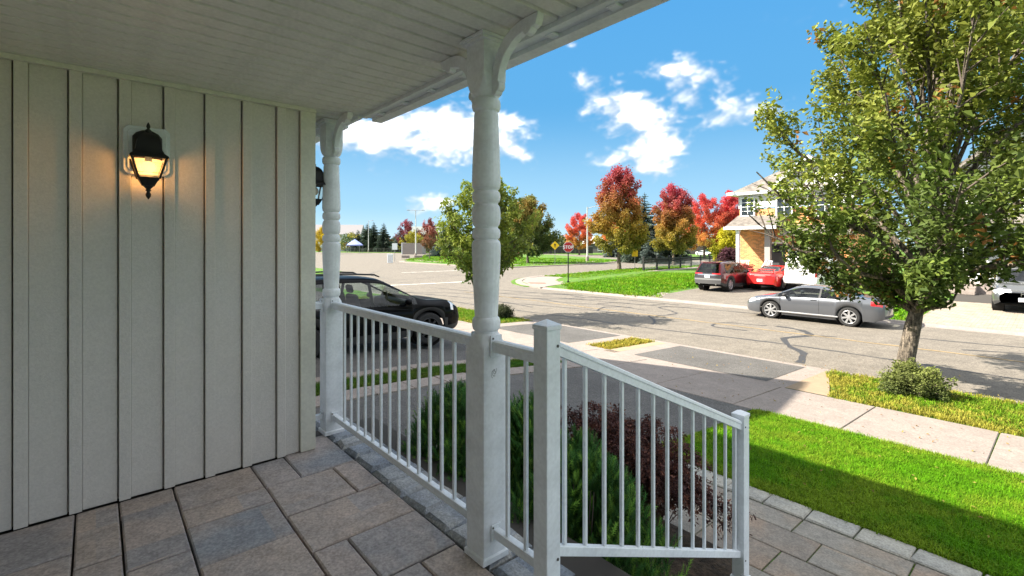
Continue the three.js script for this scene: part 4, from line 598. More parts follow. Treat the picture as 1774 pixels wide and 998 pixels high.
function vehicle(name, label, o, group) {
  const t = thing(name, label, o.category, o.at, o.turn, group), K = o.keys, L = K.at(-1)[0], cx = L / 2;
  const raw = (x, f) => { x = Math.min(L, Math.max(0, x)); for (let i = 1; i < K.length; i++) if (x <= K[i][0]) { const a = K[i - 1], b = K[i]; return lerp(a[f], b[f], (x - a[0]) / (b[0] - a[0] || 1)); } return K.at(-1)[f]; };
  const val = (x, f) => { const h = Math.min(.09, x, L - x); let s = 0; for (let k = -3; k <= 3; k++) s += raw(x + h * k / 3, f); return s / 7; };
  const arch = o.arch ?? o.r + .055, bot = (x) => { let b = val(x, 5); for (const wx of o.wheels) { const d = Math.abs(x - wx); if (d < arch) b = Math.max(b, o.r + Math.sqrt(arch * arch - d * d)); } return b; };
  const ring = (x) => { const be = val(x, 1), ro = val(x, 2), w = val(x, 3), wr = val(x, 4), b = Math.min(bot(x), be - .04), h = be - b, c = ro - be; return [[w * .94, b], [w * .985, b + h * .22], [w, b + h * .5], [w * .992, b + h * .78], [w * .955, be], [lerp(w * .955, wr, .84), be + c * .80], [wr * .97, be + c * .93], [wr * .62, be + c * .985], [0, ro]]; };
  const xs = new Set(K.map((k) => k[0])); for (let x = 0; x <= L; x += .045) xs.add(+x.toFixed(3)); for (const wx of o.wheels) for (const d of [-1, 1]) for (const q of [1, .99, .96, .9, .8]) xs.add(+(wx + d * arch * q).toFixed(4)); for (const w of o.cuts ?? []) xs.add(w);
  const X = [...xs].filter((x) => x >= 0 && x <= L).sort((a, b) => a - b).filter((x, i, a) => i === 0 || x - a[i - 1] > .004), rings = X.map(ring), V = 17;
  const rake = (x, y) => { const r = o.rake; if (!r || x > r[1] || y < r[2]) return 0; return r[0] * (y - r[2]) * (1 - x / r[1]); };
  const full = rings.map((r, i) => [...r.map(([z, y]) => [X[i] + rake(X[i], y), y, z]), ...r.slice(0, 8).reverse().map(([z, y]) => [X[i] + rake(X[i], y), y, -z])]);
  const nrm = full.map((r, i) => r.map((p, k) => { const a = full[Math.max(0, i - 1)][k], b = full[Math.min(X.length - 1, i + 1)][k], c = r[Math.max(0, k - 1)], d = r[Math.min(V - 1, k + 1)]; const n = v3(b[0] - a[0], b[1] - a[1], b[2] - a[2]).cross(v3(d[0] - c[0], d[1] - c[1], d[2] - c[2])); return n.lengthSq() > 1e-12 ? n.normalize() : v3(0, 1, 0); }));
  const bags = {}, add = (nm, tri, nr) => { const b = bags[nm] ??= { p: [], n: [] }; for (let k = 0; k < 3; k++) { b.p.push(tri[k][0] - cx, tri[k][1], tri[k][2]); b.n.push(nr[k].x, nr[k].y, nr[k].z); } };
  for (let i = 0; i < X.length - 1; i++) for (let k = 0; k < V - 1; k++) {
    const a = full[i][k], b = full[i + 1][k], c = full[i + 1][k + 1], d = full[i][k + 1], nm = o.cls((X[i] + X[i + 1]) / 2, (a[1] + b[1] + c[1] + d[1]) / 4, k < 8 ? k : 15 - k, k < 8 ? 1 : -1, 'side').replace(/^(taillight|headlight|pillar)$/, k < 8 ? '$1_near' : '$1_far');
    const sgn = nrm[i][k]; add(nm, [a, b, c], [sgn, nrm[i + 1][k], nrm[i + 1][k + 1]]); add(nm, [a, c, d], [sgn, nrm[i + 1][k + 1], nrm[i][k + 1]]);
  }
  for (const end of [0, 1]) { // closing faces, bulging a little
    const i = end ? X.length - 1 : 0, r = full[i], rows = [], U = 16, dir = end ? 1 : -1, bul = (end ? o.noseBulge : o.tailBulge) ?? .06;
    for (let k = 0; k < 8; k++) for (const q of [0, .5]) { const A = r[k], B = r[k + 1]; rows.push([lerp(A[0], B[0], q), lerp(A[1], B[1], q), lerp(A[2], B[2], q)]); } rows.push([r[8][0], r[8][1], .0001]);
    const G = rows.map(([x, y, z], j) => [...Array(U + 1)].map((_, u) => { const q = u / U * 2 - 1; return [x + dir * bul * (1 - q * q) * Math.sin(Math.PI * Math.min(1, .25 + j / rows.length * .7)), y, q * z]; }));
    for (let j = 0; j < rows.length - 1; j++) for (let u = 0; u < U; u++) { const a = G[j][u], b = G[j][u + 1], c = G[j + 1][u + 1], d = G[j + 1][u], n = v3(dir, .12, (u / U - .5) * .5).normalize(), nm = o.cls(end ? L : 0, (a[1] + c[1]) / 2, (u + .5) / U * 2 - 1, j, end ? 'front' : 'rear').replace(/^(taillight|headlight)$/, u >= U / 2 ? '$1_near' : '$1_far'); add(nm, [a, b, c], [n, n, n]); add(nm, [a, c, d], [n, n, n]); }
  }
  const mats = { body: o.paint, windshield: C.tint, rear_window: o.rearGlass ?? C.privacy, side_window: C.tint, quarter_window: o.rearGlass ?? C.privacy, pillar: C.plastic, headlight: C.lamp, taillight: C.red, cladding: C.plastic, grille: C.plastic, roof_panel: o.paint, bumper: o.bumperMat ?? o.paint, chrome_strip: C.chrome, ...(o.mats ?? {}) };
  for (const [nm, b] of Object.entries(bags)) { const g = new THREE.BufferGeometry(); g.setAttribute('position', new THREE.Float32BufferAttribute(b.p, 3)); g.setAttribute('normal', new THREE.Float32BufferAttribute(b.n, 3)); const key = nm.replace(/_(near|far)$/, ''); const pm = part(key, g, mats[key] ?? o.paint, t); if (key === 'pillar') pm.userData.kind = 'stuff'; }
  const wg = wheelGeo(o.r, o.ww ?? .215, o.spokes ?? 7, o.fat ?? .075), wm = val(L / 2, 3);
  for (const wx of o.wheels) for (const sd of [1, -1]) { const w = part('wheel', wg.tyre, M.rubber, t); w.position.set(wx - cx, o.r, sd * (wm - .13)); if (sd < 0) w.rotation.y = Math.PI; part('rim', wg.rim, o.alloy ?? C.alloy, w); part('brake_disc', wg.disc, C.darkAlloy, w);
    const wl = part('wheel_well', [new THREE.CylinderGeometry(arch + .012, arch + .012, .34, 24, 1, true, -Math.PI / 2, Math.PI).rotateX(Math.PI / 2).rotateZ(0), new THREE.CircleGeometry(arch, 24).translate(0, 0, -.17)], C.liner, t); wl.position.set(wx - cx, o.r, sd * (wm - .22)); if (sd < 0) wl.rotation.y = Math.PI; }
  part('underbody', [box(L - .5, .06, wm * 1.5, 0, val(L / 2, 5) + .06, 0), box(o.wheels[1] - o.wheels[0] - arch * 2 - .05, .1, wm * 1.84, (o.wheels[0] + o.wheels[1]) / 2 - cx, val(L / 2, 5) + .09, 0)], C.liner, t);
  const at = (x, f) => { const r = ring(x), i = Math.min(7.999, f), k = Math.floor(i), q = i - k; return [lerp(r[k][0], r[k + 1][0], q), lerp(r[k][1], r[k + 1][1], q)]; };
  for (const sx of o.seams ?? []) for (const sd of [1, -1]) { const P = [...Array(9)].map((_, k) => { const [z, y] = at(sx, .15 + k * .48); return v3(sx - cx + (o.seamLean ?? 0) * (y - .6), y, sd * (z + .0015)); }); part('door_seam', taper(P, P.map(() => .0045), 4), C.seam, t); }
  for (const hx of o.handles ?? []) for (const sd of [1, -1]) { const [z, y] = at(hx, 3.55); part('door_handle', rbox(.2, .035, .035, .012, hx - cx, y, sd * (z + .01)), o.handleMat ?? o.paint, t); }
  if (o.mirror) for (const sd of [1, -1]) { const [z, y] = at(o.mirror, 4.05); part('mirror', [new THREE.SphereGeometry(.1, 14, 10).scale(.75, .72, 1.05).translate(o.mirror - cx, y + .07, sd * (z + .12)), rod(v3(o.mirror - cx, y, sd * (z - .02)), v3(o.mirror - cx, y + .05, sd * (z + .1)), .022)], o.mirrorMat ?? o.paint, t); }
  if (o.seats) for (const [x, y] of o.seats) for (const sd of [1, -1]) part('seat', [rbox(.5, .16, .5, .05, x - cx, y, sd * .38), rbox(.14, .62, .48, .06, 0, .34, 0).rotateZ(.25).translate(x - cx - .24, y, sd * .38), rbox(.1, .2, .26, .05, 0, .78, 0).rotateZ(.25).translate(x - cx - .24, y, sd * .38)], C.seat, t);
  if (o.wheelAt) part('steering_wheel', new THREE.TorusGeometry(.18, .017, 8, 24).rotateY(Math.PI / 2 - .35).translate(o.wheelAt[0] - cx, o.wheelAt[1], -.38 * (o.rhs ?? 1)), C.seat, t);
  if (o.dash) part('dashboard', [rbox(.35, .22, wm * 1.6, .06, o.dash[0] - cx, o.dash[1], 0)], C.seat, t);
  if (o.licence) part('licence_plate', rbox(.012, .15, .3, .004, o.licence[0] - cx, o.licence[1], 0), C.plate, t);
  if (o.extra) o.extra(t, cx, at);
  return t;
}
// generic classifier for a closed cabin; k rows: 4 = window band, 5 pillar rail, 6-7 roof
const classes = (o) => (x, y, k, sd, zone) => {
  if (zone === 'side') {
    const n = sd > 0 ? '_near' : '_far';
    if (k === 4) for (const [a, b, nm] of o.windows) if (x > a && x < b) return (nm ?? 'side_window') + n;
    if (k === 4 && o.dlo && x > o.dlo[0] && x < o.dlo[1]) return 'pillar';
    if (k >= 6 && x > o.ws[0] && x < o.ws[1]) return 'windshield';
    if (o.rw && k >= 6 && x > o.rw[0] && x < o.rw[1]) return 'rear_window';
    if (o.clad && k === 0) return 'cladding';
    if (o.clad && (k <= 1) && o.wheels.some((w) => Math.abs(x - w) < o.r + .16)) return 'cladding';
    if (o.tail && x < o.tail[0] && y > o.tail[1] && y < o.tail[2] && k < 5) return 'taillight';
    if (o.head && x > o.head[0] && y > o.head[1] && y < o.head[2] && k > 0 && k < 7) return 'headlight';
    if (k >= 6 && o.roofSplit && x > o.roofSplit[0] && x < o.roofSplit[1]) return 'roof_panel';
    return 'body';
  }
  return o[zone](y, k);
};
const place = (x, s, dy = 0) => [x, gy(x, s) + dy + .004, -s];
{ // silver coupe
  const o = { wheels: [.98, 3.555], r: .335, ws: [2.62, 3.42], rw: [.72, 1.72], windows: [[1.92, 3.3], [1.22, 1.86, 'quarter_window']], dlo: [1.1, 3.4], tail: [.36, .78, .88], head: [4.12, .60, .735],
    rear: (y, u) => y < .42 ? 'cladding' : y > .74 && y < .86 && Math.abs(u) > .45 ? 'taillight' : 'body', front: (y) => y > .36 && y < .5 ? 'grille' : 'body' };
  vehicle('coupe', 'silver grey two door coupe parked along the far kerb', { ...o, category: 'car', at: [-6.2, STREET, -20.75], turn: Math.PI, cls: classes(o), paint: paint(.12, .13, .15, .5), rearGlass: C.tint, ww: .225, spokes: 7, fat: .07,
    keys: [[0, .80, .84, .66, .5, .34], [.06, .88, .93, .76, .56, .30], [.25, .93, .985, .85, .60, .24], [.7, .945, 1.05, .90, .60, .21], [1.0, .945, 1.13, .915, .60, .20], [1.6, .93, 1.285, .90, .585, .19], [2.1, .915, 1.345, .895, .575, .19], [2.5, .905, 1.345, .895, .575, .19], [2.75, .895, 1.29, .90, .60, .19], [3.4, .87, .965, .91, .70, .19], [3.6, .855, .92, .915, .72, .20], [4.1, .775, .84, .88, .66, .2], [4.42, .66, .72, .76, .56, .22], [4.54, .56, .60, .62, .44, .26], [4.57, .5, .54, .55, .4, .3]],
    cuts: [1.22, 1.86, 1.92, 3.3, 1.1, 3.4], seams: [1.9, 3.22], handles: [2.08], mirror: 3.02, mirrorMat: C.plastic, seats: [[2.35, .42]], wheelAt: [2.95, .86], dash: [3.15, .76],
    extra: (t, cx, at) => { part('side_sill', [1, -1].map((d) => rbox(2.0, .05, .03, .012, 2.3 - cx, .31, d * .905)), paint(.42, .43, .45, .5), t).userData.kind = 'stuff'; part('spoiler', [rbox(.2, .03, 1.3, .012, .2 - cx, 1.06, 0), ...[1, -1].map((d) => rbox(.1, .09, .04, .012, .22 - cx, 1.0, d * .5))], paint(.12, .13, .15, .5), t); } });
}
const suvKeys = [[0, 1.04, 1.60, .80, .60, .42], [.1, 1.05, 1.63, .87, .62, .34], [.4, 1.05, 1.66, .92, .63, .26], [1.6, 1.03, 1.68, .925, .63, .24], [2.2, 1.02, 1.665, .925, .625, .24], [2.6, 1.01, 1.61, .925, .64, .24], [3.42, .99, 1.12, .925, .74, .24], [3.6, .98, 1.06, .92, .74, .24], [4.3, .92, 1.0, .86, .66, .26], [4.52, .82, .88, .78, .58, .32], [4.62, .68, .74, .66, .5, .4]];
const suvBase = { wheels: [.93, 3.65], r: .362, ws: [2.62, 3.44], windows: [[2.35, 3.3], [1.42, 2.28], [.5, 1.34, 'quarter_window']], dlo: [.4, 3.35], clad: true, cuts: [2.35, 3.3, 1.42, 2.28, .5, 1.34, .4], seams: [1.38, 2.32, 3.24], handles: [1.6, 2.5], mirror: 3.08, rake: [.62, .9, 1.05] };
{ // dark red crossover seen from behind
  const o = { ...suvBase, tail: [.3, .98, 1.12], head: [4.0, .72, .9],
    rear: (y, u) => y < .62 ? 'cladding' : y < .72 ? 'bumper' : y > .98 && y < 1.11 && Math.abs(u) > .42 ? 'taillight' : y > .9 && y < .99 && Math.abs(u) < .8 ? 'chrome_strip' : y > 1.1 && y < 1.56 && Math.abs(u) < .9 ? 'rear_window' : y > 1.1 ? 'body' : 'tailgate', front: () => 'body' };
  vehicle('crossover', 'dark red crossover, its tailgate toward the street, leftmost on the brick house driveway', { ...o, category: 'car', at: place(-13.35, 28.9), turn: Math.PI / 2 - .02, cls: classes(o), paint: paint(.10, .008, .014, .5), keys: suvKeys, mats: { tailgate: paint(.05, .045, .05, .5) }, bumperMat: mat({ color: rgb(.14, .145, .15), roughness: .5 }), rearGlass: C.privacy, licence: [-.055, .84], seats: [[2.3, .62], [1.3, .62]],  // tailgate of the red body painted grey-black to hold its shading and reflection
    extra: (t, cx) => { part('roof_rail', [1, -1].map((d) => rbox(1.9, .03, .04, .012, 1.6 - cx, 1.7, d * .56)), C.plastic, t).userData.kind = 'stuff'; part('roof_spoiler', rbox(.3, .03, 1.1, .012, .38 - cx, 1.645, 0), paint(.10, .008, .014, .5), t); part('exhaust', [1, -1].map((d) => new THREE.CylinderGeometry(.035, .035, .12, 12).rotateZ(Math.PI / 2).translate(.02 - cx, .4, d * .5)), C.chrome, t).userData.kind = 'stuff'; } });
}
{ // black SUV on the neighbouring driveway
  const o = { ...suvBase, tail: [.3, .98, 1.12], head: [4.28, .80, .95], rear: (y, u) => y > 1.1 && y < 1.56 && Math.abs(u) < .9 ? 'rear_window' : 'body', front: (y) => y > .5 ? 'grille' : 'cladding' };
  const k = suvKeys.map(([x, a, b, w, wr, bt]) => [x * 1.045, a * 1.02, b * 1.03, w * 1.03, wr * 1.05, bt]);
  vehicle('crossover', 'black crossover with roof rails parked beyond the long porch railing', { ...o, wheels: [.97, 3.83], cuts: o.cuts.map((x) => x * 1.045), windows: o.windows.map(([a, b, n]) => [a * 1.045, b * 1.045, n]), dlo: [.42, 3.5], ws: [2.74, 3.6], seams: [1.44, 2.42, 3.38], handles: [1.66, 2.6], mirror: 3.22, category: 'car', at: place(-10.4, 4.4), turn: Math.PI / 2, cls: classes({ ...o, wheels: [.97, 3.83], windows: o.windows.map(([a, b, n]) => [a * 1.045, b * 1.045, n]), dlo: [.42, 3.5], ws: [2.74, 3.6], r: .385, head: [4.45, .84, 1.0] }), r: .385, spokes: 8, fat: .045, alloy: C.darkAlloy, paint: new THREE.MeshPhysicalMaterial({ color: rgb(.004, .004, .005), roughness: .4, specularIntensity: .05, clearcoat: .2, clearcoatRoughness: .03 }), keys: k, seats: [[2.55, .68], [1.4, .68]], wheelAt: [3.0, 1.12], dash: [3.3, 1.0], rhs: -1,
    extra: (t, cx) => { t.scale.set(.97, .93, .97); part('roof_rail', [1, -1].map((d) => taper([v3(.7 - cx, 1.72, d * .58), v3(.8 - cx, 1.775, d * .58), v3(1.9 - cx, 1.79, d * .58), v3(2.6 - cx, 1.745, d * .58), v3(2.72 - cx, 1.69, d * .58)], [.016, .02, .02, .02, .016], 6)), C.plastic, t).userData.kind = 'stuff'; } });
}
{ // grey SUV facing the street by the white house
  const o = { ...suvBase, tail: [.3, .98, 1.12], head: [4.05, .74, .90], rear: () => 'body', front: (y, u) => y > .62 && y < .78 && Math.abs(u) < .8 ? 'grille' : y < .5 ? 'cladding' : y > .5 && y < .56 ? 'chrome_strip' : 'body' };
  vehicle('crossover', 'grey crossover facing the street on the paver driveway at right', { ...o, category: 'car', at: place(-1.0, 29.2), turn: -Math.PI / 2 + .02, cls: classes(o), paint: paint(.12, .125, .13, .5), keys: suvKeys.map(([x, a, b, w, wr, bt]) => [x, a, b + .04, w * 1.02, wr * 1.04, bt]), licence: [4.72, .52], seats: [[2.3, .62], [1.3, .62]],
    extra: (t, cx) => { part('grille_emblem', [rbox(.02, .15, .022, .006, 4.70 - cx, .74, -.07), rbox(.02, .15, .022, .006, 4.70 - cx, .74, .07), rbox(.02, .022, .13, .006, 4.70 - cx, .74, 0), rbox(.02, .03, 1.0, .008, 4.66 - cx, .86, 0)], C.chrome, t); } });
}
const sedanKeys = [[0, .80, .86, .72, .54, .36], [.06, .90, .97, .82, .6, .3], [.2, .95, 1.01, .87, .62, .24], [.95, .965, 1.04, .90, .62, .2], [1.65, .94, 1.33, .90, .58, .19], [2.2, .925, 1.38, .90, .575, .19], [2.75, .915, 1.33, .90, .60, .19], [3.5, .89, .99, .91, .72, .19], [4.3, .82, .88, .88, .66, .2], [4.7, .68, .73, .74, .56, .24], [4.84, .54, .58, .58, .44, .3]];
const sedan = { wheels: [1.05, 3.72], r: .325, ws: [2.78, 3.5], rw: [.98, 1.66], windows: [[1.9, 3.35], [1.2, 1.84, 'quarter_window']], dlo: [1.15, 3.4], tail: [.22, .78, .93], head: [4.3, .60, .74], cuts: [1.2, 1.84, 1.9, 3.35, 1.15, 3.4], seams: [1.88, 3.25], handles: [2.05], mirror: 3.1 };
{
  const o = { ...sedan, rear: (y, u) => y > .76 && y < .93 && Math.abs(u) > .5 ? 'taillight' : y > .78 && y < .93 ? 'chrome_strip' : 'body', front: () => 'body' };
  vehicle('sedan', 'bright red sports sedan with rear spoiler, second on the brick house driveway', { ...o, category: 'car', at: place(-11.35, 31.3), turn: Math.PI / 2 - .03, cls: classes(o), paint: paint(.62, .012, .012, .1), mats: { chrome_strip: mat({ color: rgb(.42, .20, .19), roughness: .4, metalness: .5 }) }, keys: sedanKeys, seats: [[2.3, .42]], licence: [-.06, .56],
    extra: (t, cx) => { part('spoiler', [rbox(.22, .035, 1.5, .014, .22 - cx, 1.2, 0), ...[1, -1].map((d) => rbox(.14, .2, .045, .014, .24 - cx, 1.1, d * .66))], paint(.62, .012, .012, .1), t); } });
}
{
  const o = { ...sedan, rear: (y, u) => y > .76 && y < .93 && Math.abs(u) > .5 ? 'taillight' : 'body', front: () => 'body' };
  vehicle('sedan', 'distant white sedan parked before the dark far house', { ...o, category: 'car', at: [-62, -1.28, -121], turn: -.45, cls: classes(o), paint: paint(.8, .8, .8, .05), keys: sedanKeys });
}
{ // white panel van from behind
  const keys = [[0, 1.0, 1.86, .84, .66, .42], [.06, 1.0, 1.93, .87, .70, .32], [.4, 1.0, 1.97, .89, .71, .28], [2.6, 1.0, 1.98, .89, .71, .26], [3.0, 1.0, 1.93, .89, .70, .26], [3.75, 1.0, 1.2, .89, .74, .26], [3.9, .99, 1.1, .89, .74, .26], [4.4, .9, .98, .82, .66, .28], [4.56, .76, .82, .7, .56, .36]];
  const o = { wheels: [.75, 3.6], r: .32, ws: [3.02, 3.76], windows: [[2.75, 3.6]], dlo: [2.7, 3.65], cuts: [2.7, 2.75, 3.6, 3.65], tail: [.1, 1.0, 1.01], head: [4.2, .7, .9], rear: (y, u) => y < .5 ? 'cladding' : 'body', front: () => 'body' };
  vehicle('van', 'white windowless panel van backed to the street, before the garage', { ...o, category: 'van', at: place(-9.45, 31.6), turn: Math.PI / 2 - .03, cls: classes(o), paint: paint(.80, .80, .80, 0), keys, seams: [2.7, 1.5], mirror: 3.4, mirrorMat: C.plastic, licence: [-.07, .8],
    extra: (t, cx) => { part('rear_door_seam', [box(.012, 1.35, .012, -.062 - cx, 1.18, 0), box(.012, .012, 1.5, -.06 - cx, 1.28, 0), box(.012, 1.3, .012, -.02 - cx, 1.18, .77), box(.012, 1.3, .012, -.02 - cx, 1.18, -.77)], C.seam, t); for (const d of [1, -1]) part('taillight', [rbox(.06, .3, .1, .02, .02 - cx, .98, d * .82)], C.red, t); part('door_handle', rbox(.03, .05, .2, .01, -.075 - cx, .95, .16), C.plastic, t); for (const d of [1, -1]) part('door_panel', rbox(.012, .5, .58, .02, -.06 - cx, 1.56, d * .37), paint(.80, .80, .80, 0), t); } });
}

// ---------------------------------------------------------------- houses across the street
M.clap = mat({ color: rgb(.74, .75, .76), map: T.dust, roughness: .6 }); M.greyTrim = mat({ color: rgb(.30, .30, .29), roughness: .6 });
function window_(h, x, y, z, w, hh, { cols = 2, rows = 2, frame = M.white } = {}) { // frame standing proud of a wall that faces +z
  const f = part('window', [box(w + .16, .09, .09, x, y + hh / 2 + .04, z), box(w + .2, .07, .13, x, y - hh / 2 - .03, z + .01), box(.08, hh, .09, x - w / 2 - .04, y, z), box(.08, hh, .09, x + w / 2 + .04, y, z), ...[...Array(cols - 1)].map((_, k) => box(.035, hh, .05, x - w / 2 + w * (k + 1) / cols, y, z)), ...[...Array(rows - 1)].map((_, k) => box(w - .004, .035, .046, x, y - hh / 2 + hh * (k + 1) / rows, z))].map((g) => uvm(g)), frame, h);
  for (let i = 0; i < cols; i++) for (let j = 0; j < rows; j++) part('pane', box(w / cols - .04, hh / rows - .04, .02, x - w / 2 + w * (i + .5) / cols, y - hh / 2 + hh * (j + .5) / rows, z - .012), M.darkGlass, f);
}
function clapboards(h, x0, x1, y0, y1, z, m = M.clap) { const n = Math.round((y1 - y0) / .15), g = uvm(prism([[0, 0], [.028, 0], [.01, .15], [0, .15]], x1 - x0).rotateY(-Math.PI / 2)); for (let k = 0; k < n; k++) { const p = part('siding_board', g, m, h); p.position.set((x0 + x1) / 2, y0 + k * (y1 - y0) / n, z); } }
{
  const h = thing('house', 'orange brick house with white trimmed porch and garage across the street', 'house'), z = -36;
  const wl = part('wall', [uvm(box(7.1, 5.3, 10, -12.15, 1.4, z - 5)), uvm(box(3.6, 3.2, .8, -10.5, .5, z + .32))], M.brick, h);
  part('upper_wall', uvm(box(7.14, 1.15, .12, -12.15, 4.72, z + .02)), M.clap, h);
  part('gable', uvm(prism([[-2.3, 0], [2.3, 0], [0, 1.95]], 3.2)).translate(-11.0, 5.3, z - 1.5), M.clap, h);
  const hip = new THREE.BufferGeometry(), q = [[-16.3, 5.25, z + .5], [-8.2, 5.25, z + .5], [-8.2, 5.25, z - 10.4], [-16.3, 5.25, z - 10.4], [-12.25, 7.9, z - 3.6], [-12.25, 7.9, z - 6.4]]; hip.setAttribute('position', new THREE.Float32BufferAttribute([0, 1, 4, 1, 2, 5, 1, 5, 4, 2, 3, 5, 3, 0, 4, 3, 4, 5, 0, 2, 1, 0, 3, 2].flatMap((k) => q[k]), 3)); part('roof', uvm(hip), M.shingle, h);
  for (const d of [-1, 1]) { part('roof', uvm(box(3.3, .14, 4, 0, 0, 0)).rotateZ(d * Math.atan(1.95 / 2.3)).translate(-11.0 - d * 1.25, 6.33, z - 1.35), M.shingle, h); part('rake_board', box(3.3, .22, .06, 0, 0, 0).rotateZ(d * Math.atan(1.95 / 2.3)).translate(-11.0 - d * 1.25, 6.24, z + .68), M.white, h); }
  part('front_eave', uvm(box(8.2, .18, .1, -12.25, 5.2, z + .5)), M.white, h);
  part('eave', uvm(box(.5, .2, 11, -16.05, 5.22, z - 4.7)), M.white, h);
  window_(h, -15.05, 4.25, z + .1, .85, 1.25, { rows: 4 }); window_(h, -10.4, 4.1, z + .1, 1.5, 1.35, { cols: 3 }); window_(h, -12.6, 4.1, z + .1, .9, 1.25);
  part('porch_roof', uvm(prism([[-.2, 0], [2.1, 0], [-.2, .95]], 3.4).rotateY(-Math.PI / 2)).translate(-14.15, 2.72, z), M.shingle, h);
  part('porch_fascia', [box(3.5, .2, .08, -14.15, 2.66, z + 2.08), box(.08, .2, 2.1, -15.88, 2.66, z + 1.04), box(3.3, .06, 2.0, -14.15, 2.6, z + 1.04)], M.white, h);
  part('porch_deck', uvm(box(3.4, .5, 1.9, -14.1, -.85, z + 1.0)), M.concrete, h);
  part('porch_post', [box(.2, 3.1, .2, -15.05, 1.0, z + 1.7), box(.28, .12, .28, -15.05, 2.5, z + 1.7)], M.white, h); part('porch_post', box(.36, 3.2, .3, -13.35, .98, z + .9), M.greyTrim, h);
  for (const [x0, x1] of [[-15.0, -14.25], [-13.1, -12.75]]) { part('porch_rail', [box(x1 - x0, .07, .06, (x0 + x1) / 2, .38, z + 1.7), box(x1 - x0, .06, .05, (x0 + x1) / 2, -.45, z + 1.7)], M.white, h); for (let x = x0 + .06; x < x1; x += .12) part('baluster', box(.035, .8, .035, x, -.04, z + 1.7), M.white, h); }
  part('porch_rail', box(.06, .07, 1.5, 0, 0, 0).rotateX(.55).translate(-13.1, .1, z + 2.35), M.white, h);
  const dr = part('front_door', uvm(box(.95, 2.1, .07, -12.95, .45, z + .06)), mat({ color: rgb(.055, .06, .065), roughness: .4 }), h); part('door_pane', [...Array(6)].map((_, k) => box(.2, .22, .02, -13.17 + .22 * (k % 3), 1.05 + .25 * Math.floor(k / 3), z + .1)), M.darkGlass, dr);
  part('door_frame', [box(.12, 2.3, .12, -13.5, .5, z + .06), box(.12, 2.3, .12, -12.4, .5, z + .06), box(1.2, .12, .12, -12.95, 1.62, z + .06)], M.white, h);
  const gd = part('garage_door', uvm(box(2.5, 2.15, .06, -10.65, 0, z + .76)), M.white, h); for (let r = 0; r < 4; r++) for (let c = 0; c < 4; c++) part(r === 3 ? 'pane' : 'panel', rbox(.52, .42, .02, .006, -11.56 + .61 * c, -.78 + .53 * r, z + .80), r === 3 ? M.darkGlass : M.white, gd);
  part('garage_frame', [box(.2, 2.5, .14, -12.02, .1, z + .8), box(.2, 2.5, .14, -9.28, .1, z + .8), box(2.94, .2, .14, -10.65, 1.28, z + .8)], M.greyTrim, h);
  part('garage_roof', uvm(prism([[-.3, 0], [1.5, 0], [-.3, .9]], 4).rotateY(-Math.PI / 2)).translate(-10.5, 2.1, z), M.shingle, h);
}
{
  const h = thing('house', 'white sided house with railed porch behind the grey crossover at right', 'house'), z = -36.5;
  part('wall', uvm(box(11, 5.9, 10, .7, 1.75, z - 5)), M.clap, h); clapboards(h, -4.8, 6.2, -.9, 4.6, z);
  part('gable', uvm(prism([[-5.5, 0], [5.5, 0], [0, 4.4]], 9.8)).translate(.7, 4.7, z - 4.9), M.clap, h);
  for (const d of [-1, 1]) part('roof', uvm(box(7.5, .18, 11, 0, 0, 0)).rotateZ(d * Math.atan(4.4 / 5.5)).translate(.7 - d * 2.95, 6.95, z - 4.6), M.shingle, h);
  window_(h, -1.3, 3.6, z + .08, 1.0, 1.5, { rows: 3 }); window_(h, 2.8, 3.6, z + .08, 1.0, 1.5, { rows: 3 }); window_(h, -3.9, 3.6, z + .08, .8, 1.3); window_(h, -3.6, .9, z + .08, 1.2, 1.4);
  for (const x of [-2.1, -.5, 2.0, 3.6]) part('shutter', rbox(.38, 1.6, .05, .01, x, 3.6, z + .07), mat({ color: rgb(.22, .27, .29), roughness: .6 }), h);
  part('porch_roof', uvm(prism([[-.2, 0], [2.0, 0], [-.2, .9]], 5.2).rotateY(-Math.PI / 2)).translate(-1.6, 2.55, z), M.shingle, h);
  part('porch_deck', uvm(box(5, .55, 1.9, -1.6, -.8, z + .98)), M.concrete, h); for (const x of [-3.95, -2.9, .8]) part('porch_post', box(.18, 3.1, .18, x, .98, z + 1.78), M.white, h);
  for (const [x0, x1] of [[-2.8, .7]]) { part('porch_rail', [box(x1 - x0, .07, .06, (x0 + x1) / 2, .46, z + 1.78), box(x1 - x0, .06, .05, (x0 + x1) / 2, -.38, z + 1.78)], M.white, h); for (let x = x0 + .1; x < x1; x += .13) part('baluster', box(.04, .8, .04, x, .04, z + 1.78), M.white, h); }
  for (let k = 0; k < 3; k++) part('step', uvm(box(1.0, .17, .34 * (3 - k), -3.4, -.98 + .17 * k, z + 1.95 + .17 * (3 - k))), M.concrete, h);
  part('front_door', box(.95, 2.1, .07, -1.6, .55, z + .06), M.greyTrim, h);
}
{ // paver driveway, too fine to lay one by one
  const w = struct('paver_driveway', sheet(22.43, 36, -3.55, 5, -.004, { nx: 2 }), M.joint), R = rng(190), items = [];
  const g = uvm(chamfer(.205, .05, .105, .006)); for (let r = 0; r < 68; r++) for (let c = 0; c < 40; c++) { const s = 22.5 + r * .112, x = -3.45 + c * .213 + (r % 2) * .106, k = .8 + .4 * R(); items.push([x, gy(x, s) + .01 + R() * .003, -s, 1, (R() - .5) * .02, rgb(.29 * k, .25 * k, .20 * k)]); }
  scatter('paver', g, mat({ color: 0xffffff, bumpMap: T.stoneBump, bumpScale: .006, roughness: .9 }), items, w);
}
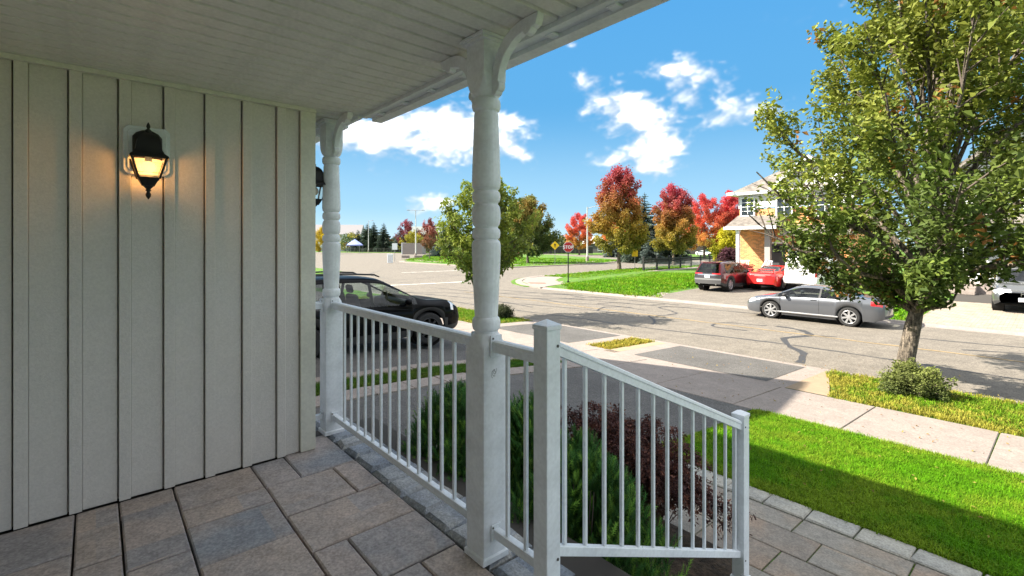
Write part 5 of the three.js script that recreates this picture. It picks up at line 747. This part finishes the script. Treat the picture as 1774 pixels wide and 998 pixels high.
{ const t = thing('flower_pot', 'pot of bright yellow flowers on the white house porch', 'flower pot', [-2.75, -.52, -35.6]); const pg = part('pot', new THREE.LatheGeometry([[.01, 0], [.17, 0], [.24, .32], [.26, .33], [.25, .36], [.2, .34]].map((p) => new THREE.Vector2(...p)), 18), mat({ color: rgb(.25, .12, .07), roughness: .8 }), t); const R = rng(191), it = []; for (let i = 0; i < 160; i++) { const a = R() * 6.28, b = Math.acos(R()), r = .5 * (.7 + .3 * R()); it.push([Math.cos(a) * Math.sin(b) * r, .36 + Math.cos(b) * r * .9, Math.sin(a) * Math.sin(b) * r, .5 + .4 * R(), R() * 6.28, R() < .75 ? rgb(.72, .55, .02) : rgb(.1, .16, .03)]); } scatter('blossoms', LG.near, M.leaf, it, t); }
bush('flowering_shrub', 'reddish shrub by the white porch gate of the brick house', [-14.3, 33.6], 1.1, 1.2, 192, [[0, [.14, .12, .04]], [1, [.38, .08, .07]]], { y: -1.1, cat: 'shrub', geo: LG.near, clump: .8 });

// ---------------------------------------------------------------- street furniture and far things
const font = await new FontLoader().loadAsync('fonts/droid/droid_sans_bold.typeface.json');
const lettering = (str, size, depth = .006) => { const g = new TextGeometry(str, { font, size, depth, curveSegments: 4, bevelEnabled: false }); g.computeBoundingBox(); const b = g.boundingBox; return g.translate(-(b.min.x + b.max.x) / 2, -(b.min.y + b.max.y) / 2, 0); };
{
  const t = thing('stop_sign', 'red octagonal stop sign on a dark post at the corner', 'stop sign', [-23.8, -1.30, -26.2], .93); const m = mat({ color: rgb(.42, .012, .02), roughness: .4 }), oct = (r) => [...Array(8)].map((_, k) => [r * Math.cos((k + .5) * Math.PI / 4), r * Math.sin((k + .5) * Math.PI / 4)]);
  part('post', [box(.07, 3.0, .07, 0, 1.5, -.045), box(.16, .12, .16, 0, .06, -.045)], M.blackMetal, t); const f = part('sign_panel', prism(oct(.41), .012).translate(0, 2.62, 0), M.white, t); part('red_face', prism(oct(.385), .006).translate(0, 2.62, .008), m, f); part('lettering', lettering('STOP', .23).translate(0, 2.62, .0115), M.white, f);
}
const YEL = mat({ color: rgb(.80, .55, .01), roughness: .45 });
for (const [at, two, l] of [[[-45.6, 47.5], false, 'yellow diamond warning sign on the island by the intersection'], [[-33.9, 49.2], true, 'yellow diamond warning sign with a tab below, beside the tallest maple']]) {
  const t = thing('warning_sign', l, 'road sign', [at[0], -1.32, -at[1]], .8); part('post', box(.06, 2.9, .06, 0, 1.45, -.04), M.steel, t); const f = part('sign_panel', prism([[0, -.6], [.6, 0], [0, .6], [-.6, 0]], .012).translate(0, 2.75, 0), YEL, t); part('arrow', prism([[-.06, -.28], [.06, -.28], [.06, .02], [.18, .02], [0, .3], [-.18, .02], [-.06, .02]], .006).translate(0, 2.75, .009), M.blackMetal, f);
  if (two) part('speed_tab', prism([[-.36, -.36], [.36, -.36], [.36, .36], [-.36, .36]], .012).translate(0, 1.78, 0), YEL, t);
}
const lampMat = mat({ color: rgb(.55, .56, .55), roughness: .5, metalness: .3 });
for (const [x, s, h, w, l] of [[-53.4, 63.6, 9.4, 2.2, 'grey street light pole on the grass island before the orange maple'], [-101.8, 58, 11.2, 3.6, 'tall parking lot light pole with a double arm by the thin red maple'], [-180.7, 81.8, 12.6, 1.6, 'distant parking lot light pole standing before the dark spruces']]) {
  const t = thing('street_light', l, 'street light', [x, -1.36, -s], .9, 'light poles'); part('pole', taper([v3(0, 0, 0), v3(0, h / 2, 0), v3(0, h, 0)], [.17, .13, .09], 8), lampMat, t); part('base', new THREE.CylinderGeometry(.28, .3, .9, 12).translate(0, .45, 0), M.concrete, t); part('arm', w > 2.5 ? box(w, .09, .09, 0, h, 0) : taper([v3(0, h - .3, 0), v3(w * .4, h, 0), v3(w, h + .1, 0)], [.06, .05, .05], 6), lampMat, t);
  for (const d of w > 2.5 ? [-1, 1] : [1]) part('lamp_head', rbox(.7, .16, .32, .06, d * (w / 2 + (w > 2.5 ? 0 : w / 2)), h + .05, 0), M.greyTrim, t);
}
{ // black fence with a ring pattern between its rails
  const t = thing('fence', 'low black ornamental fence with ring pattern along the corner lawn', 'fence', [-28.9, -1.1, -43.5]), d = v3(-2.4, 0, -24), len = d.length(), a = Math.atan2(-d.z, d.x), n = 8, m = mat({ color: rgb(.008, .009, .009), roughness: .6 }); t.rotation.y = a;
  for (let k = 0; k <= n; k++) { const p = part('post', [box(.17, 1.4, .17, 0, .6, 0), new THREE.ConeGeometry(.14, .12, 4).rotateY(Math.PI / 4).translate(0, 1.36, 0)], m, t); p.position.x = len * k / n; }
  for (let k = 0; k < n; k++) { const w = len / n; for (const y of [1.08, .74]) part('rail', box(w - .18, .1, .07, w * (k + .5), y, 0), m, t); for (let j = 0; j < 9; j++) part('ring', new THREE.TorusGeometry(.13, .04, 5, 14), m, t).position.set(w * k + .25 + j * (w - .5) / 8, .91, 0); part('mesh_panel', [...[...Array(24)].map((_, j) => box(.012, .7, .012, w * k + .1 + j * (w - .2) / 23, .37, 0)), ...[...Array(6)].map((_, j) => box(w - .14, .012, .013, w * (k + .5), .05 + j * .13, 0))], M.steel, t).userData.kind = 'stuff'; }
}
{ const t = thing('utility_box', 'white utility cabinet at the parking lot entrance', 'utility box', [-70.6, -1.36, -35.6], .9); part('cabinet', rbox(.8, 1.35, .6, .04, 0, .68, 0), M.white, t); part('lid', rbox(.88, .08, .68, .03, 0, 1.38, 0), M.white, t); part('door', rbox(.66, 1.05, .02, .006, 0, .66, .305), M.clap, t);
  const q = thing('parking_sign', 'small white sign on a post behind the utility cabinet', 'sign', [-76, -1.36, -39.2], .9); part('post', box(.07, 2.2, .07, 0, 1.1, 0), M.steel, q); part('sign_panel', rbox(.9, 1.1, .03, .01, 0, 2.6, .05), M.white, q); }
{ const t = thing('enclosure', 'grey slatted utility enclosure with a white end wall in the parking lot', 'enclosure', [-134.4, -1.36, -76], .78); part('wall', [box(6.4, 3.5, .2, 0, 1.75, 2), box(6.4, 3.5, .2, 0, 1.75, -2), box(.2, 3.5, 3.8, 3.1, 1.75, 0)], M.greyTrim, t); part('end_wall', uvm(box(.24, 3.6, 4.3, -3.3, 1.8, 0)), M.white, t); for (let k = 0; k < 12; k++) part('slat', box(6.2, .2, .05, 0, .25 + k * .285, 2.13), mat({ color: rgb(.26, .22, .20), roughness: .8 }), t); }
for (const [x, s, l] of [[-95, 51.6, 'left concrete block by the parking lot lamp post'], [-92.3, 53.2, 'right concrete block nearer the thin red maple']]) { const t = thing('concrete_block', l, 'concrete block', [x, -1.36, -s], .9, 'concrete blocks at the lot edge'); part('block', rbox(1.7, .62, .6, .06, 0, .31, 0), M.concrete, t); part('foot', rbox(1.8, .1, .7, .03, 0, .05, 0), M.concrete, t); }
{ const t = thing('canopy', 'pale blue canopy tent in front of the far dark spruces', 'canopy', [-166, -1.32, -70], .9), m = mat({ color: rgb(.30, .36, .72), roughness: .8 }); part('roof', new THREE.ConeGeometry(3.2, 2.0, 4).rotateY(Math.PI / 4).translate(0, 4.0, 0), m, t); part('valance', [0, 1, 2, 3].map((k) => box(4.5, .4, .04, 0, 2.85, 2.25).rotateY(k * Math.PI / 2)), m, t); for (const [x, z] of [[1, 1], [1, -1], [-1, 1], [-1, -1]]) part('leg', box(.08, 3, .08, x * 2.2, 1.5, z * 2.2), M.steel, t); }
function farHouse(name, label, [x, s], w, d, hh, rh, turn, wm, rm, doors) { const t = thing(name, label, 'house', [x, -1.34, -s], turn); part('wall', uvm(box(w, hh, d, 0, hh / 2, 0)), wm, t); part('roof', uvm(prism([[-d / 2 - .5, 0], [d / 2 + .5, 0], [0, rh]], w + .8).rotateY(Math.PI / 2)).translate(0, hh, 0), rm, t); for (let k = 0; k < Math.floor(w / 4); k++) { const X = -w / 2 + 2 + 4 * k; const f = part('window', [box(1.7, .12, .12, X, hh * .5 + .85, d / 2 + .03), box(1.7, .12, .12, X, hh * .5 - .85, d / 2 + .03), box(.12, 1.6, .12, X - .8, hh * .5, d / 2 + .03), box(.12, 1.6, .12, X + .8, hh * .5, d / 2 + .03)], M.white, t); part('pane', box(1.5, 1.6, .06, X, hh * .5, d / 2 + .03), M.darkGlass, f); } return t; }
const roofGrey = mat({ color: rgb(.25, .24, .25), roughness: .9 }), roofGreen = mat({ color: rgb(.23, .26, .25), roughness: .9 });
farHouse('far_building', 'long grey roofed building beyond the bright yellow tree', [-232, 88], 26, 12, 8, 4.8, .95, M.clap, roofGrey);
farHouse('far_building', 'grey green roofed building behind the far yellow green tree', [-205, 122], 15, 11, 7.6, 4.4, .9, M.clap, roofGreen);
farHouse('far_house', 'dark brown house with white window frames beyond the white sedan', [-84, 139], 22, 10, 5.4, 4, .5, mat({ color: rgb(.06, .05, .05), roughness: .9 }), mat({ color: rgb(.07, .065, .065), roughness: .9 }));
farHouse('far_house', 'low pale roofed house behind the pair of orange maples', [-112, 142], 13, 9, 3.4, 2.6, .6, mat({ color: rgb(.10, .095, .10), roughness: .9 }), M.clap);
{ const t = thing('lot_fence', 'thin dark fence along the far edge of the parking lot', 'fence', [-192, -1.34, -72], Math.atan2(24, 42)), m = mat({ color: rgb(.05, .055, .05), roughness: .7 }); for (let k = 0; k <= 14; k++) part('post', box(.14, 1.7, .14, 0, .85, 0), m, t).position.x = k * 3.4; for (const y of [.4, 1.0, 1.6]) part('rail', box(47.6, .08, .06, 23.8, y, 0), m, t); }
{ const t = thing('board_fence', 'dark board fence at the back of the grass island', 'fence', [-116, -1.32, -106], .95); for (let k = 0; k < 16; k++) part('board', box(1.44, 2.6, .1, k * 1.5, 1.3, 0), mat({ color: rgb(.05, .045, .045), roughness: .9 }), t); part('rail', box(24, .15, .08, 11.2, 2.3, .1), M.greyTrim, t); }
lantern('lit black wall lantern glowing warm on the beige siding', [-3.491, 1.994, -.226], 0, true);
lantern('unlit black lantern on the garage face, peeking past the wall corner', [-3.79, 1.97, -1.168], Math.PI / 2, false);
// sets of pieces too small to tell apart in the photograph (FINE)
scene.traverse((o) => { if (o.isMesh && o.parent !== scene && /^(screw|gutter_hanger|scuff_mark|door_pane|tailgate)$/.test(o.name)) o.userData.kind = "stuff"; });
renderer.render(scene, camera);
